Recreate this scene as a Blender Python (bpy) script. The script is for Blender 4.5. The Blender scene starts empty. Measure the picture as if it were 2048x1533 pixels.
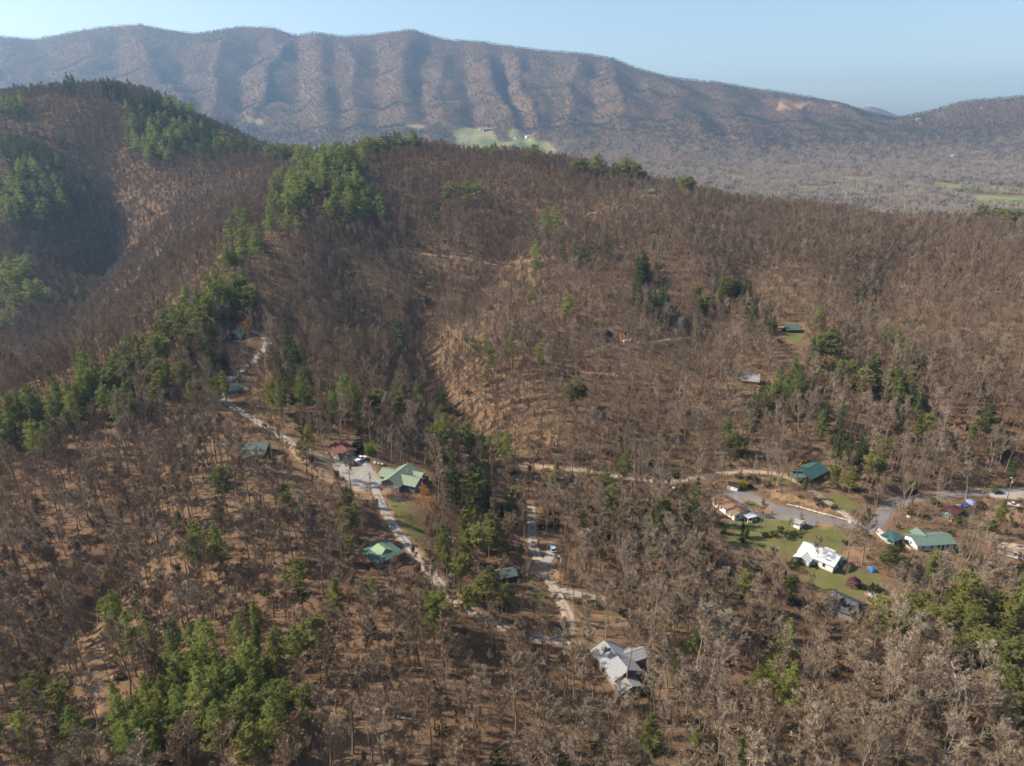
import bpy, math, random
import numpy as np
from mathutils import Vector, Matrix, Euler

rng = np.random.default_rng(7)
random.seed(7)
scene = bpy.context.scene
R = math.radians

# ------------------------------------------------------------------ camera
CAMZ = 150.0
PITCH = R(20.0)
FPX = 1435.0                       # focal length in pixels of the 2048 px wide photograph
cam_d = bpy.data.cameras.new('camera'); cam = bpy.data.objects.new('camera', cam_d)
bpy.context.scene.collection.objects.link(cam); scene.camera = cam
cam_d.sensor_width = 36.0; cam_d.lens = 36.0 * FPX / 2048.0
cam_d.clip_start = 1.0; cam_d.clip_end = 40000.0
cam.location = (0, 0, CAMZ); cam.rotation_euler = (math.pi / 2 - PITCH, 0, 0)

# ------------------------------------------------------------------ sky and sun
SUN_EL, SUN_AZ = R(38.0), R(-86.0)          # azimuth clockwise from +Y: the sun stands well to the left
world = bpy.data.worlds.new('World'); scene.world = world; world.use_nodes = True
wn = world.node_tree; wn.nodes.clear()
sky = wn.nodes.new('ShaderNodeTexSky'); sky.sky_type = 'NISHITA'; sky.sun_disc = False
sky.sun_elevation = SUN_EL; sky.sun_rotation = SUN_AZ
sky.altitude = 400.0; sky.air_density = 1.0; sky.dust_density = 1.6; sky.ozone_density = 1.6
bg = wn.nodes.new('ShaderNodeBackground'); bg.inputs['Strength'].default_value = 0.10
wo = wn.nodes.new('ShaderNodeOutputWorld')
wn.links.new(sky.outputs[0], bg.inputs[0]); wn.links.new(bg.outputs[0], wo.inputs[0])
sun_d = bpy.data.lights.new('sun', 'SUN'); sun = bpy.data.objects.new('sun', sun_d); bpy.context.scene.collection.objects.link(sun)
sun_d.energy = 5.0; sun_d.angle = R(0.53); sun_d.color = (1.0, 0.91, 0.76)
sdir = Vector((math.sin(SUN_AZ) * math.cos(SUN_EL), math.cos(SUN_AZ) * math.cos(SUN_EL), math.sin(SUN_EL)))
sun.rotation_euler = sdir.to_track_quat('Z', 'Y').to_euler(); sun.location = (-300, 200, 600)

scene.view_settings.view_transform = 'Standard'; scene.view_settings.look = 'None'
scene.view_settings.exposure = 0.9; scene.view_settings.gamma = 1.0
scene.view_settings.use_curve_mapping = False
scene.render.engine = 'CYCLES'
cy = scene.cycles
cy.max_bounces = 2; cy.diffuse_bounces = 2; cy.glossy_bounces = 1; cy.transmission_bounces = 1
cy.volume_bounces = 0; cy.transparent_max_bounces = 4
cy.use_adaptive_sampling = True; cy.adaptive_threshold = 0.03
cy.use_denoising = True

# ------------------------------------------------------------------ pixel <-> place
CP, SP = math.cos(PITCH), math.sin(PITCH)
def ray(px, py):
    xc = (np.asarray(px, float) - 1024.0) / FPX; yc = -(np.asarray(py, float) - 766.5) / FPX
    return xc, CP + yc * SP, -SP + yc * CP
def at(px, py, D):                       # the point at forward distance D seen at a pixel
    dx, dy, dz = ray(px, py)
    return np.array([dx / dy * D, D + 0 * dx, CAMZ + dz / dy * D])
def proj(x, y, z):
    x = np.asarray(x, float); y = np.asarray(y, float); z = np.asarray(z, float) - CAMZ
    f = y * CP - z * SP; u = y * SP + z * CP
    f = np.maximum(f, 1e-3)
    return 1024.0 + FPX * x / f, 766.5 - FPX * u / f

# ------------------------------------------------------------------ terrain: near hills from surveyed points
S = []
def cp(px, py, D): S.append(at(px, py, D))
def wp(x, y, z): S.append(np.array([x, y, z + CAMZ]))
for px, py, D in [
    # slope below the drone
    (-300,1533,112),(0,1533,112),(500,1533,108),(1024,1533,109),(1500,1533,115),(2048,1533,124),(2400,1533,128),
    (-250,1300,172),(0,1300,167),(110,1290,171),(250,1300,163),(600,1300,150),(1000,1300,155),(1230,1310,162),(1600,1300,167),(2048,1300,176),(2300,1300,180),
    (-250,1100,216),(0,1100,214),(220,1110,207),(300,1100,202),(500,1100,197),(760,1100,199),(900,1100,209),(1100,1100,218),(1400,1100,224),(1640,1100,227),(1850,1100,230),(2048,1100,233),(2300,1100,238),
    (-200,950,266),(0,950,258),(300,950,242),(560,950,235),(760,970,236),(860,980,244),(950,950,267),(1050,950,281),(1350,960,279),(1600,950,283),(1800,970,274),(2048,960,284),(2300,960,290),
    # spur crest on the left and the drive up to it
    (-200,880,270),(0,855,278),(120,815,292),(250,775,310),(400,705,362),(475,690,380),(480,785,320),(560,870,272),(650,893,262),
    (450,580,445),(510,510,505),(580,450,590),(650,395,690),(740,341,785),(820,313,870),
    # main hill crest
    (900,317,870),(1000,330,850),(1150,372,800),(1300,404,760),(1450,444,690),(1600,474,660),(1750,494,640),(1900,500,640),(2048,492,640),(2400,480,650),
    # front of the main hill
    (700,450,640),(820,470,650),(1000,430,690),(1000,525,570),(820,505,600),(1200,480,620),(1200,600,480),(1400,520,560),(1400,640,470),(1575,665,445),
    (1700,570,525),(1900,545,575),(1900,650,450),(2048,600,480),(2350,600,480),(1900,800,345),(1700,800,345),(1500,765,365),(2048,850,325),(2350,850,325),(1900,930,297),
    (1130,740,375),(1250,700,410),(1210,680,425),(1300,850,325),(1300,780,355),(1500,880,312),(1150,880,308),
    # hollow
    (850,740,408),(860,640,480),(830,560,560),(930,850,328),(980,735,366),(1010,800,336),(940,660,440),
    (650,740,348),(600,640,418),(680,560,505),(720,830,298),(600,560,480),
    # deep valley behind the spur and the hill on the left
    (60,760,500),(-200,760,510),(150,700,570),(280,620,640),(200,540,800),(330,560,640),(400,500,690),(300,480,800),(230,450,900),(430,420,850),(530,335,1000),
    (130,180,1150),(0,203,1150),(-200,245,1150),(270,196,1150),(380,262,1120),(470,318,1060),(130,280,1030),(130,380,930),(50,450,830),(50,560,700),(280,350,970),(300,262,1080),(-200,420,880),(-200,580,700),
    (200,320,1010),(330,400,900)]:
    cp(px, py, D)
# behind the crests, and under the drone
for x, y, z in [(-1000,1500,-110),(-600,1480,-110),(-1000,1750,-185),(-600,1750,-185),(-330,1350,-130),(-120,1150,-115),(100,1130,-125),(350,1050,-135),(600,950,-145),(900,950,-150),
                (-120,1450,-180),(200,1450,-185),(600,1350,-185),(1000,1300,-185),(1400,1250,-185),(1400,1700,-185),(400,1800,-185),(0,1800,-185),(-1500,1200,-60),(-1500,1750,-185),(-1400,800,-140),(1300,800,-120),(1200,450,-110),
                (-320,430,-182),(-420,430,-188),
                (0,0,-108),(-250,0,-112),(250,0,-125),(0,-120,-100),(-300,-120,-105),(300,-120,-120),(-500,150,-140),(500,150,-150),(-600,330,-170)]:
    wp(x, y, z)
S = np.array(S)
def tps_fit(P, lam):
    n = len(P); d = np.hypot(P[:, None, 0] - P[None, :, 0], P[:, None, 1] - P[None, :, 1]) / 100.0
    K = np.where(d > 0, d * d * np.log(d + 1e-9), 0) + lam * np.eye(n)
    A = np.zeros((n + 3, n + 3)); A[:n, :n] = K; Q = np.c_[np.ones(n), P[:, :2] / 100.0]
    A[:n, n:] = Q; A[n:, :n] = Q.T
    return np.linalg.solve(A, np.r_[P[:, 2], 0, 0, 0])
W = tps_fit(S, 0.05)
def tps(x, y):
    sh = x.shape; x = x.ravel(); y = y.ravel(); out = np.empty(len(x)); n = len(S)
    for i in range(0, len(x), 20000):
        a, b = x[i:i+20000, None], y[i:i+20000, None]
        d2 = ((a - S[None, :, 0]) ** 2 + (b - S[None, :, 1]) ** 2) / 1e4
        k = 0.5 * d2 * np.log(d2 + 1e-12)
        out[i:i+20000] = k @ W[:n] + W[n] + W[n+1] * a[:, 0] / 100 + W[n+2] * b[:, 0] / 100
    return out.reshape(sh)

def hash2(ix, iy, s):
    h = np.sin(ix * 127.1 + iy * 311.7 + s * 74.7) * 43758.5453
    return h - np.floor(h)
def vnoise(x, y, s=0):
    ix, iy = np.floor(x), np.floor(y); fx, fy = x - ix, y - iy
    fx = fx * fx * (3 - 2 * fx); fy = fy * fy * (3 - 2 * fy)
    a = hash2(ix, iy, s); b = hash2(ix + 1, iy, s); c = hash2(ix, iy + 1, s); d = hash2(ix + 1, iy + 1, s)
    return (a + (b - a) * fx) * (1 - fy) + (c + (d - c) * fx) * fy
def fbm(x, y, o=4, s=0):
    v = 0; a = 0.5
    for k in range(o):
        v = v + a * (vnoise(x * 2 ** k, y * 2 ** k, s + k) - 0.5); a *= 0.5
    return v
def sstep(a, b, x):
    t = np.clip((x - a) / (b - a), 0, 1); return t * t * (3 - 2 * t)

# ------------------------------------------------------------------ far valley and mountain range
CREST = [(-500,95,5000),(-200,92,5000),(0,74,5000),(70,80,5000),(150,64,5000),(215,54,5000),(280,50,5000),(330,60,5000),(390,68,5000),(480,54,5100),(545,56,5100),(590,72,5100),(625,66,5000),(690,74,5000),
         (740,70,5000),(825,60,5000),(890,80,5000),(960,84,4950),(1060,99,4900),(1180,110,4800),(1230,120,4750),(1280,140,4650),(1340,157,4550),(1430,166,4500),(1520,180,4400),(1620,196,4300),(1690,212,4200),(1760,232,4100),(1850,262,4000),(2048,300,3900),(2600,330,3800)]
RHILL = [(1500,420,3700),(1640,330,3750),(1720,278,3800),(1800,236,3900),(1860,224,3950),(1930,204,3950),(2048,194,3900),(2200,186,3800),(2600,170,3700)]
DIST = [(1500,260,9000),(1680,236,9000),(1715,218,9000),(1740,211,9000),(1765,217,9000),(1800,232,9000),(1880,246,9000),(2600,250,9000)]
def crest_tab(L):
    P = np.array([at(a, b, c) for a, b, c in L]); return P[:, 0] / P[:, 1], P[:, 1], P[:, 2]
CR, RH, DS = crest_tab(CREST), crest_tab(RHILL), crest_tab(DIST)
SPURS = np.array([(-420,-520),(-260,-330),(-90,-190),(60,-60),(215,100),(292,365),(470,400),(605,495),(650,632),(700,690),(823,795),(892,862),(966,1010),(1040,1062),(1158,1125),(1225,1262),(1330,1390),(1440,1500),(1560,1640),(1700,1790),(1850,1960),(2050,2160)], float)
GDEPTH = np.array([0.8,0.7,1.0,0.5,0.9,0.6,1.3,0.35,0.5,0.9,0.7,1.0,1.2,0.5,1.15,0.5,0.8,0.6,0.5,0.6,0.7,0.7])
def far_height(x, y):
    u = x / np.maximum(y, 50.0)
    floor = -185 + CAMZ + 20 * fbm(x / 500, y / 500, 4, 3) + 62 * sstep(2200, 3700, y) + 10 * sstep(1500, 2200, y)
    px = 1024 + FPX * u * 1.085
    # main range
    yc = np.interp(u, CR[0], CR[1]); zc = np.interp(u, CR[0], CR[2])
    Lm = 2250 - 850 * sstep(0.12, 0.45, u)
    t = (yc - y) / Lm
    tt = np.clip(t, 0, 1)
    rise = (zc - floor)
    g = (1 - tt) ** 2.05
    top, bot = SPURS[:, 0], SPURS[:, 1]
    kk = np.clip(tt / 0.55, 0, 1.3)
    pxw = px + (70 * fbm(x / 1100, y / 900, 2, 9) + 36 * fbm(x / 300, y / 300, 3, 17)) * np.clip(tt * 5, 0.08, 1)
    best = np.zeros_like(px)
    for i in range(len(SPURS) - 1):
        a = top[i] + (bot[i] - top[i]) * kk; b = top[i+1] + (bot[i+1] - top[i+1]) * kk
        w = np.maximum(b - a, 12.0); ph = (pxw - a) / w
        m = (ph >= 0) & (ph < 1)
        d = np.abs(2 * ph - 1); v = 1.15 * (1 - np.sqrt((1 - d) ** 2 + 0.012)) + 0.05 + 0.10 * d
        v = v * GDEPTH[i] + 0.62 * (1 - GDEPTH[i])
        best = np.where(m, v, best)
    amp = 48 * np.clip(tt / 0.12, 0, 1) * np.clip((0.85 - tt) / 0.4, 0, 1) * np.clip(rise / 600, 0.15, 1)
    main = floor + rise * g + amp * (best - 0.6) + (90 * (0.22 - np.abs(fbm(x / 420, y / 900, 3, 5))) + 85 * (0.2 - np.abs(fbm(x / 170, y / 260, 3, 27))) + 60 * fbm(x / 240, y / 240, 4, 6)) * np.clip(tt * 8, 0, 1) * np.clip((1 - tt) * 2, 0, 1)
    main = np.where(t < 0, zc - 0.55 * (y - yc), main); main = np.maximum(main, floor)
    # hill on the right
    yr = np.interp(u, RH[0], RH[1]); zr = np.interp(u, RH[0], RH[2]); Lr = 1150
    t2 = (yr - y) / Lr; t2c = np.clip(t2, 0, 1)
    rh = floor + (zr - floor) * (1 - t2c) ** 1.7 + 45 * fbm(x / 300, y / 420, 4, 11) * np.clip(t2c * 6, 0, 1) * (1 - t2c)
    rh = np.where(t2 < 0, zr - 0.5 * (y - yr), rh); rh = np.where(u > RH[0][0], rh, floor); rh = np.maximum(rh, floor)
    yd = np.interp(u, DS[0], DS[1]); zd = np.interp(u, DS[0], DS[2])
    dh = np.maximum(zd - 0.35 * np.abs(yd - y), floor - 20); dh = np.where(y > 6500, dh, floor - 20)
    return np.maximum(np.maximum(main, rh), dh)
def raw_height(x, y):
    n = np.zeros_like(x)
    m = y < 1800
    if m.any(): n[m] = tps(x[m], y[m]) + 7 * fbm(x[m] / 60, y[m] / 60, 4, 1) * sstep(60, 250, y[m]) + (22 * fbm(x[m] / 170, y[m] / 170, 2, 21) + 26 * (0.16 - np.abs(fbm(x[m] / 150 + 3.3, y[m] / 260, 2, 23)))) * sstep(250, 450, y[m])
    f = far_height(x, y)
    w = sstep(1300, 1750, y)
    return np.where(m, n * (1 - w) + f * w, f)

rows = []
y = -80.0
while y < 11200:
    rows.append(y)
    if y < 420: y += 2.2
    elif y < 1250: y += 2.2 + (y - 420) * 0.007
    elif y < 5300: y += 8 + (y - 1250) * 0.0045
    else: y += 120
YR = np.array(rows); UMAX = 0.95; NU = 480
UC = np.linspace(-UMAX, UMAX, NU)
GX = UC[None, :] * (YR[:, None] + 160.0); GY = np.repeat(YR[:, None], NU, 1)
GZ = raw_height(GX, GY)
def grid_ij(x, y):
    r = np.clip(np.searchsorted(YR, y) - 1, 0, len(YR) - 2); fr = (y - YR[r]) / (YR[r+1] - YR[r])
    c = (x / (y + 160.0) + UMAX) / (2 * UMAX) * (NU - 1); ci = np.clip(np.floor(c).astype(int), 0, NU - 2)
    return r, np.clip(fr, 0, 1), ci, np.clip(c - ci, 0, 1)
def H(x, y):
    x = np.asarray(x, float); y = np.asarray(y, float)
    r, fr, c, fc = grid_ij(x, y)
    return (GZ[r, c] * (1 - fc) + GZ[r, c+1] * fc) * (1 - fr) + (GZ[r+1, c] * (1 - fc) + GZ[r+1, c+1] * fc) * fr
STEPS = np.r_[np.arange(70, 700, 2.0), np.arange(700, 1500, 5.0), np.arange(1500, 9500, 15.0)]
def cast(px, py):                        # where the line of sight of a pixel meets the ground
    px = np.atleast_1d(np.asarray(px, float)); py = np.atleast_1d(np.asarray(py, float))
    dx, dy, dz = ray(px, py)
    out = np.full((len(px), 3), np.nan)
    for i in range(0, len(px), 2000):
        a, b = (dx / dy)[i:i+2000, None], (dz / dy)[i:i+2000, None]
        X = a * STEPS[None]; Z = CAMZ + b * STEPS[None]
        h = H(X, np.repeat(STEPS[None], len(a), 0)); under = Z < h
        k = np.argmax(under, 1); ok = under.any(1) & (k > 0); k = np.maximum(k, 1); ar = np.arange(len(a))
        d0 = (Z - h)[ar, k-1]; d1 = (Z - h)[ar, k]; f = d0 / np.maximum(d0 - d1, 1e-6)
        D = STEPS[k-1] + (STEPS[k] - STEPS[k-1]) * f
        res = np.stack([a[:, 0] * D, D, CAMZ + b[:, 0] * D], 1); res[~ok] = np.nan
        out[i:i+2000] = res
    return out
def g1(px, py): return cast([px], [py])[0]

# ravines cut into the slopes
def carve(pix, depth, width):
    P = cast([p[0] for p in pix], [p[1] for p in pix]); P = P[~np.isnan(P[:, 0])][:, :2]
    if len(P) < 2: return
    Q = np.concatenate([np.linspace(P[i], P[i+1], 24) for i in range(len(P) - 1)])
    m = (GX > Q[:, 0].min() - 4 * width) & (GX < Q[:, 0].max() + 4 * width) & (GY > Q[:, 1].min() - 4 * width) & (GY < Q[:, 1].max() + 4 * width); I = np.nonzero(m)
    gx = GX[I] + 0.5 * width * fbm(GX[I] / 40, GY[I] / 40, 3, 81); gy = GY[I]
    d = np.full(len(gx), 1e6); kk = np.zeros(len(gx))
    for i in range(0, len(gx), 20000):
        dd = np.hypot(gx[i:i+20000, None] - Q[None, :, 0], gy[i:i+20000, None] - Q[None, :, 1]); d[i:i+20000] = dd.min(1); kk[i:i+20000] = dd.argmin(1) / len(Q)
    fade = np.clip(kk * 6, 0.15, 1) * np.clip((1 - kk) * 6, 0.15, 1)
    GZ[I] -= depth * fade * np.exp(-(d / width) ** 1.3)
carve([(828,520),(846,600),(852,680),(868,755),(920,840),(985,915)], 20, 20)
carve([(215,300),(228,380),(215,450),(180,540),(120,640)], 30, 45)
carve([(264,1040),(255,1110),(190,1190),(140,1260),(110,1330)], 8, 9)
carve([(1075,410),(1020,480),(960,560),(925,640)], 13, 22)
carve([(1520,500),(1470,580),(1410,660),(1370,740)], 13, 22)
carve([(1800,500),(1760,600),(1740,700)], 10, 22)
carve([(660,470),(700,560),(740,640),(780,720)], 12, 18)
carve([(330,860),(300,950),(270,1030)], 5, 9)
# ------------------------------------------------------------------ materials
def nmat(name):
    m = bpy.data.materials.new(name); m.use_nodes = True; nt = m.node_tree; nt.nodes.clear()
    out = nt.nodes.new('ShaderNodeOutputMaterial'); b = nt.nodes.new('ShaderNodeBsdfPrincipled')
    b.inputs['Roughness'].default_value = 0.95; b.inputs['Specular IOR Level'].default_value = 0.0
    nt.links.new(b.outputs[0], out.inputs[0]); return m, nt, b, out
def node(nt, t, **k):
    n = nt.nodes.new(t)
    for a, v in k.items(): setattr(n, a, v)
    return n
def noise(nt, vec, scale, detail=3.0, rough=0.6, dist=0.0):
    n = node(nt, 'ShaderNodeTexNoise'); n.inputs['Scale'].default_value = scale; n.inputs['Detail'].default_value = detail
    n.inputs['Roughness'].default_value = rough; n.inputs['Distortion'].default_value = dist
    if vec is not None: nt.links.new(vec, n.inputs['Vector'])
    return n.outputs[0]
def ramp(nt, fac, stops):
    n = node(nt, 'ShaderNodeValToRGB'); e = n.color_ramp.elements
    while len(e) < len(stops): e.new(0.5)
    for el, (p, c) in zip(e, stops): el.position = p; el.color = (*c, 1)
    nt.links.new(fac, n.inputs[0]); return n.outputs[0]
def mix(nt, fac, a, b, mode='MIX'):
    n = node(nt, 'ShaderNodeMix', data_type='RGBA', blend_type=mode)
    for sock, v in ((n.inputs[0], fac), (n.inputs[6], a), (n.inputs[7], b)):
        if hasattr(v, 'is_output'): nt.links.new(v, sock)
        elif isinstance(v, (int, float)): sock.default_value = v
        else: sock.default_value = (*v, 1)
    return n.outputs[2]
def math_(nt, op, a, b=0.0, clamp=False):
    n = node(nt, 'ShaderNodeMath', operation=op, use_clamp=clamp)
    for sock, v in ((n.inputs[0], a), (n.inputs[1], b)):
        if hasattr(v, 'is_output'): nt.links.new(v, sock)
        else: sock.default_value = v
    return n.outputs[0]
def bump(nt, h, strength, dist):
    n = node(nt, 'ShaderNodeBump'); n.inputs['Strength'].default_value = strength; n.inputs['Distance'].default_value = dist
    nt.links.new(h, n.inputs['Height']); return n.outputs[0]
def pos(nt): return node(nt, 'ShaderNodeNewGeometry').outputs['Position']

def ground_material():
    m, nt, b, out = nmat('forest_floor'); P = pos(nt)
    fine = noise(nt, P, 1.3, 5, 0.75); mid = noise(nt, P, 0.12, 4, 0.6); big = noise(nt, P, 0.011, 4, 0.6)
    leaf = ramp(nt, fine, [(0.30, (0.042, 0.026, 0.017)), (0.48, (0.134, 0.081, 0.049)), (0.70, (0.30, 0.193, 0.121))])
    leaf = mix(nt, ramp(nt, mid, [(0.38, (0, 0, 0)), (0.62, (1, 1, 1))]), leaf, mix(nt, fine, (0.08, 0.05, 0.033), (0.20, 0.12, 0.072)))
    leaf = mix(nt, ramp(nt, big, [(0.40, (0, 0, 0)), (0.66, (0.7, 0.7, 0.7))]), leaf, mix(nt, fine, (0.11, 0.07, 0.044), (0.27, 0.185, 0.115)))
    att = node(nt, 'ShaderNodeAttribute', attribute_name='cover'); sep = node(nt, 'ShaderNodeSeparateColor')
    nt.links.new(att.outputs['Color'], sep.inputs[0])
    def mask(ch, spread):
        v = math_(nt, 'ADD', sep.outputs[ch], math_(nt, 'MULTIPLY', math_(nt, 'SUBTRACT', mid, 0.5), spread))
        v = math_(nt, 'ADD', v, math_(nt, 'MULTIPLY', math_(nt, 'SUBTRACT', fine, 0.5), 0.35))
        return math_(nt, 'MULTIPLY', math_(nt, 'SUBTRACT', v, 0.42), 5.0, True)
    grass = mix(nt, ramp(nt, mid, [(0.35, (0, 0, 0)), (0.7, (1, 1, 1))]), mix(nt, fine, (0.05, 0.065, 0.016), (0.125, 0.15, 0.04)), mix(nt, fine, (0.11, 0.10, 0.04), (0.21, 0.17, 0.08)))
    dirt = mix(nt, fine, (0.16, 0.092, 0.05), (0.36, 0.23, 0.13))
    past = mix(nt, ramp(nt, noise(nt, P, 0.006, 4, 0.6), [(0.4, (0, 0, 0)), (0.6, (1, 1, 1))]), (0.12, 0.15, 0.05), (0.24, 0.205, 0.11))
    c = mix(nt, mask(0, 0.9), leaf, grass); c = mix(nt, mask(1, 0.7), c, dirt); c = mix(nt, mask(2, 0.3), c, past)
    nt.links.new(c, b.inputs['Base Color']); nt.links.new(bump(nt, fine, 0.6, 0.25), b.inputs['Normal'])
    return m
def noisy(name, c1, c2, scale, rough=0.9, spec=0.0, detail=4, bmp=0.0, c3=None, s3=0.2):
    m, nt, b, out = nmat(name); P = node(nt, 'ShaderNodeTexCoord').outputs['Object']
    f = noise(nt, P, scale, detail, 0.65)
    c = ramp(nt, f, [(0.3, c1), (0.72, c2)])
    if c3: c = mix(nt, ramp(nt, noise(nt, P, s3, 4, 0.6), [(0.45, (0, 0, 0)), (0.65, (0.85, 0.85, 0.85))]), c, c3)
    nt.links.new(c, b.inputs['Base Color']); b.inputs['Roughness'].default_value = rough; b.inputs['Specular IOR Level'].default_value = spec
    if bmp: nt.links.new(bump(nt, f, 0.5, bmp), b.inputs['Normal'])
    return m
def metal_roof(name, c1, c2, rough=0.55, spec=0.3, worn=None):
    m, nt, b, out = nmat(name); tc = node(nt, 'ShaderNodeTexCoord').outputs['Object']
    mp = node(nt, 'ShaderNodeMapping'); mp.inputs['Scale'].default_value = (0.35, 3.2, 0.35); nt.links.new(tc, mp.inputs[0])
    f = noise(nt, mp.outputs[0], 0.9, 4, 0.7)
    c = mix(nt, ramp(nt, f, [(0.3, (0, 0, 0)), (0.7, (1, 1, 1))]), c1, c2)
    if worn: c = mix(nt, ramp(nt, noise(nt, tc, 1.7, 5, 0.7), [(0.5, (0, 0, 0)), (0.68, (0.8, 0.8, 0.8))]), c, worn)
    wv = node(nt, 'ShaderNodeTexWave', wave_type='BANDS', bands_direction='Y'); wv.inputs['Scale'].default_value = 0.42; nt.links.new(tc, wv.inputs[0])
    c = mix(nt, ramp(nt, wv.outputs[1], [(0.72, (0, 0, 0)), (0.95, (0.5, 0.5, 0.5))]), c, tuple(v * 0.45 for v in c1))      # standing seams
    nt.links.new(c, b.inputs['Base Color']); b.inputs['Roughness'].default_value = rough; b.inputs['Specular IOR Level'].default_value = spec
    return m
def bark_material(name, c1, c2, c3):
    m, nt, b, out = nmat(name); oi = node(nt, 'ShaderNodeObjectInfo')
    c = ramp(nt, oi.outputs['Random'], [(0.0, c1), (0.55, c2), (1.0, c3)])
    patch = noise(nt, oi.outputs['Location'], 0.018, 3, 0.6)
    c = mix(nt, ramp(nt, patch, [(0.35, (0, 0, 0)), (0.65, (0.55, 0.55, 0.55))]), c, mix(nt, 0.5, c, (c1[0] * 1.15, c1[1] * 0.9, c1[2] * 0.8)))
    nt.links.new(c, b.inputs['Base Color']); return m
def leaf_material(name, c1, c2, c3, trans=0.25):
    m, nt, b, out = nmat(name); oi = node(nt, 'ShaderNodeObjectInfo')
    c = ramp(nt, oi.outputs['Random'], [(0.0, c1), (0.55, c2), (1.0, c3)])
    f = noise(nt, pos(nt), 1.1, 3, 0.6)
    c = mix(nt, f, mix(nt, 0.25, c, (0.02, 0.03, 0.01)), c)
    nt.links.new(c, b.inputs['Base Color'])
    t = node(nt, 'ShaderNodeBsdfTranslucent'); nt.links.new(c, t.inputs[0]); ms = node(nt, 'ShaderNodeMixShader'); ms.inputs[0].default_value = trans
    nt.links.new(b.outputs[0], ms.inputs[1]); nt.links.new(t.outputs[0], ms.inputs[2]); nt.links.new(ms.outputs[0], out.inputs[0])
    return m
M = {}
M['ground'] = ground_material()
M['gravel'] = noisy('grey_gravel', (0.22, 0.20, 0.185), (0.42, 0.39, 0.355), 2.2, c3=(0.30, 0.23, 0.16), s3=0.12)
M['track'] = noisy('pale_gravel_track', (0.24, 0.19, 0.145), (0.46, 0.38, 0.29), 1.8, c3=(0.24, 0.17, 0.11), s3=0.15)
M['asphalt'] = noisy('worn_asphalt', (0.13, 0.115, 0.11), (0.21, 0.19, 0.185), 1.2, c3=(0.24, 0.20, 0.18), s3=0.06)
M['verge'] = noisy('leafy_verge', (0.17, 0.135, 0.095), (0.29, 0.24, 0.175), 1.6)
M['leaf_track'] = noisy('leafy_track', (0.10, 0.062, 0.038), (0.23, 0.148, 0.09), 1.6)
M['dirt'] = noisy('dirt_track', (0.20, 0.125, 0.078), (0.38, 0.25, 0.155), 1.3)
M['concrete'] = noisy('concrete', (0.38, 0.36, 0.33), (0.52, 0.49, 0.45), 1.0)
M['sage'] = metal_roof('sage_metal', (0.165, 0.205, 0.135), (0.205, 0.25, 0.165))
M['green_sunlit'] = metal_roof('pale_sage_metal', (0.17, 0.25, 0.13), (0.23, 0.31, 0.18), rough=0.65, spec=0.2)  # log house's upper roof: sunlight on that plane painted in as paler green
M['green'] = metal_roof('green_metal', (0.055, 0.10, 0.075), (0.085, 0.14, 0.105), worn=(0.11, 0.15, 0.11))
M['seafoam'] = metal_roof('faded_green_metal', (0.105, 0.155, 0.122), (0.14, 0.195, 0.155), worn=(0.18, 0.225, 0.185))
M['teal'] = metal_roof('teal_metal', (0.03, 0.085, 0.08), (0.045, 0.115, 0.105), worn=(0.075, 0.11, 0.10))
M['tealgrey'] = metal_roof('weathered_teal_metal', (0.065, 0.10, 0.096), (0.10, 0.14, 0.132), rough=0.75, spec=0.15, worn=(0.14, 0.125, 0.10))
M['rust'] = metal_roof('rusty_metal', (0.115, 0.04, 0.03), (0.165, 0.06, 0.045), rough=0.75, spec=0.2, worn=(0.10, 0.035, 0.025))
M['silver'] = metal_roof('bare_metal', (0.22, 0.225, 0.23), (0.31, 0.312, 0.318), rough=0.6, spec=0.2, worn=(0.20, 0.185, 0.17))
M['whiteroof'] = metal_roof('white_metal', (0.46, 0.46, 0.46), (0.56, 0.56, 0.555), rough=0.7, spec=0.25, worn=(0.50, 0.48, 0.46))
M['brownroof'] = noisy('brown_shingle', (0.165, 0.095, 0.06), (0.27, 0.17, 0.11), 1.6, c3=(0.21, 0.135, 0.09), s3=0.7)
M['greyroof'] = noisy('grey_shingle', (0.23, 0.20, 0.18), (0.38, 0.34, 0.31), 1.5, c3=(0.15, 0.13, 0.12), s3=0.6)
M['darkroof'] = noisy('charcoal_shingle', (0.045, 0.044, 0.045), (0.085, 0.082, 0.08), 1.5, c3=(0.12, 0.115, 0.11), s3=0.5)
M['blackroof'] = noisy('black_shingle', (0.016, 0.017, 0.02), (0.035, 0.036, 0.042), 1.5)
M['tanroof'] = noisy('tan_shingle', (0.30, 0.22, 0.16), (0.42, 0.32, 0.24), 1.5)
M['maroon'] = noisy('maroon_shingle', (0.055, 0.026, 0.026), (0.10, 0.05, 0.045), 1.5)
M['stone'] = noisy('stone_wall', (0.12, 0.105, 0.11), (0.30, 0.27, 0.28), 1.6, bmp=0.08)
M['white'] = noisy('white_siding', (0.56, 0.56, 0.55), (0.68, 0.68, 0.67), 0.8)
M['bluegrey'] = noisy('blue_grey_siding', (0.10, 0.13, 0.16), (0.16, 0.19, 0.22), 0.8)
M['log'] = noisy('log_wall', (0.30, 0.17, 0.085), (0.47, 0.29, 0.155), 1.4)
M['redlog'] = noisy('red_brown_log', (0.20, 0.075, 0.045), (0.31, 0.13, 0.08), 1.4)
M['brownwood'] = noisy('brown_wood', (0.085, 0.05, 0.034), (0.15, 0.095, 0.062), 1.4)
M['deckwood'] = noisy('deck_boards', (0.33, 0.22, 0.135), (0.50, 0.36, 0.23), 1.6)
M['greywood'] = noisy('weathered_wood', (0.16, 0.145, 0.13), (0.27, 0.245, 0.22), 1.6)
M['block'] = noisy('block_foundation', (0.22, 0.21, 0.20), (0.33, 0.315, 0.30), 1.0)
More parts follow.
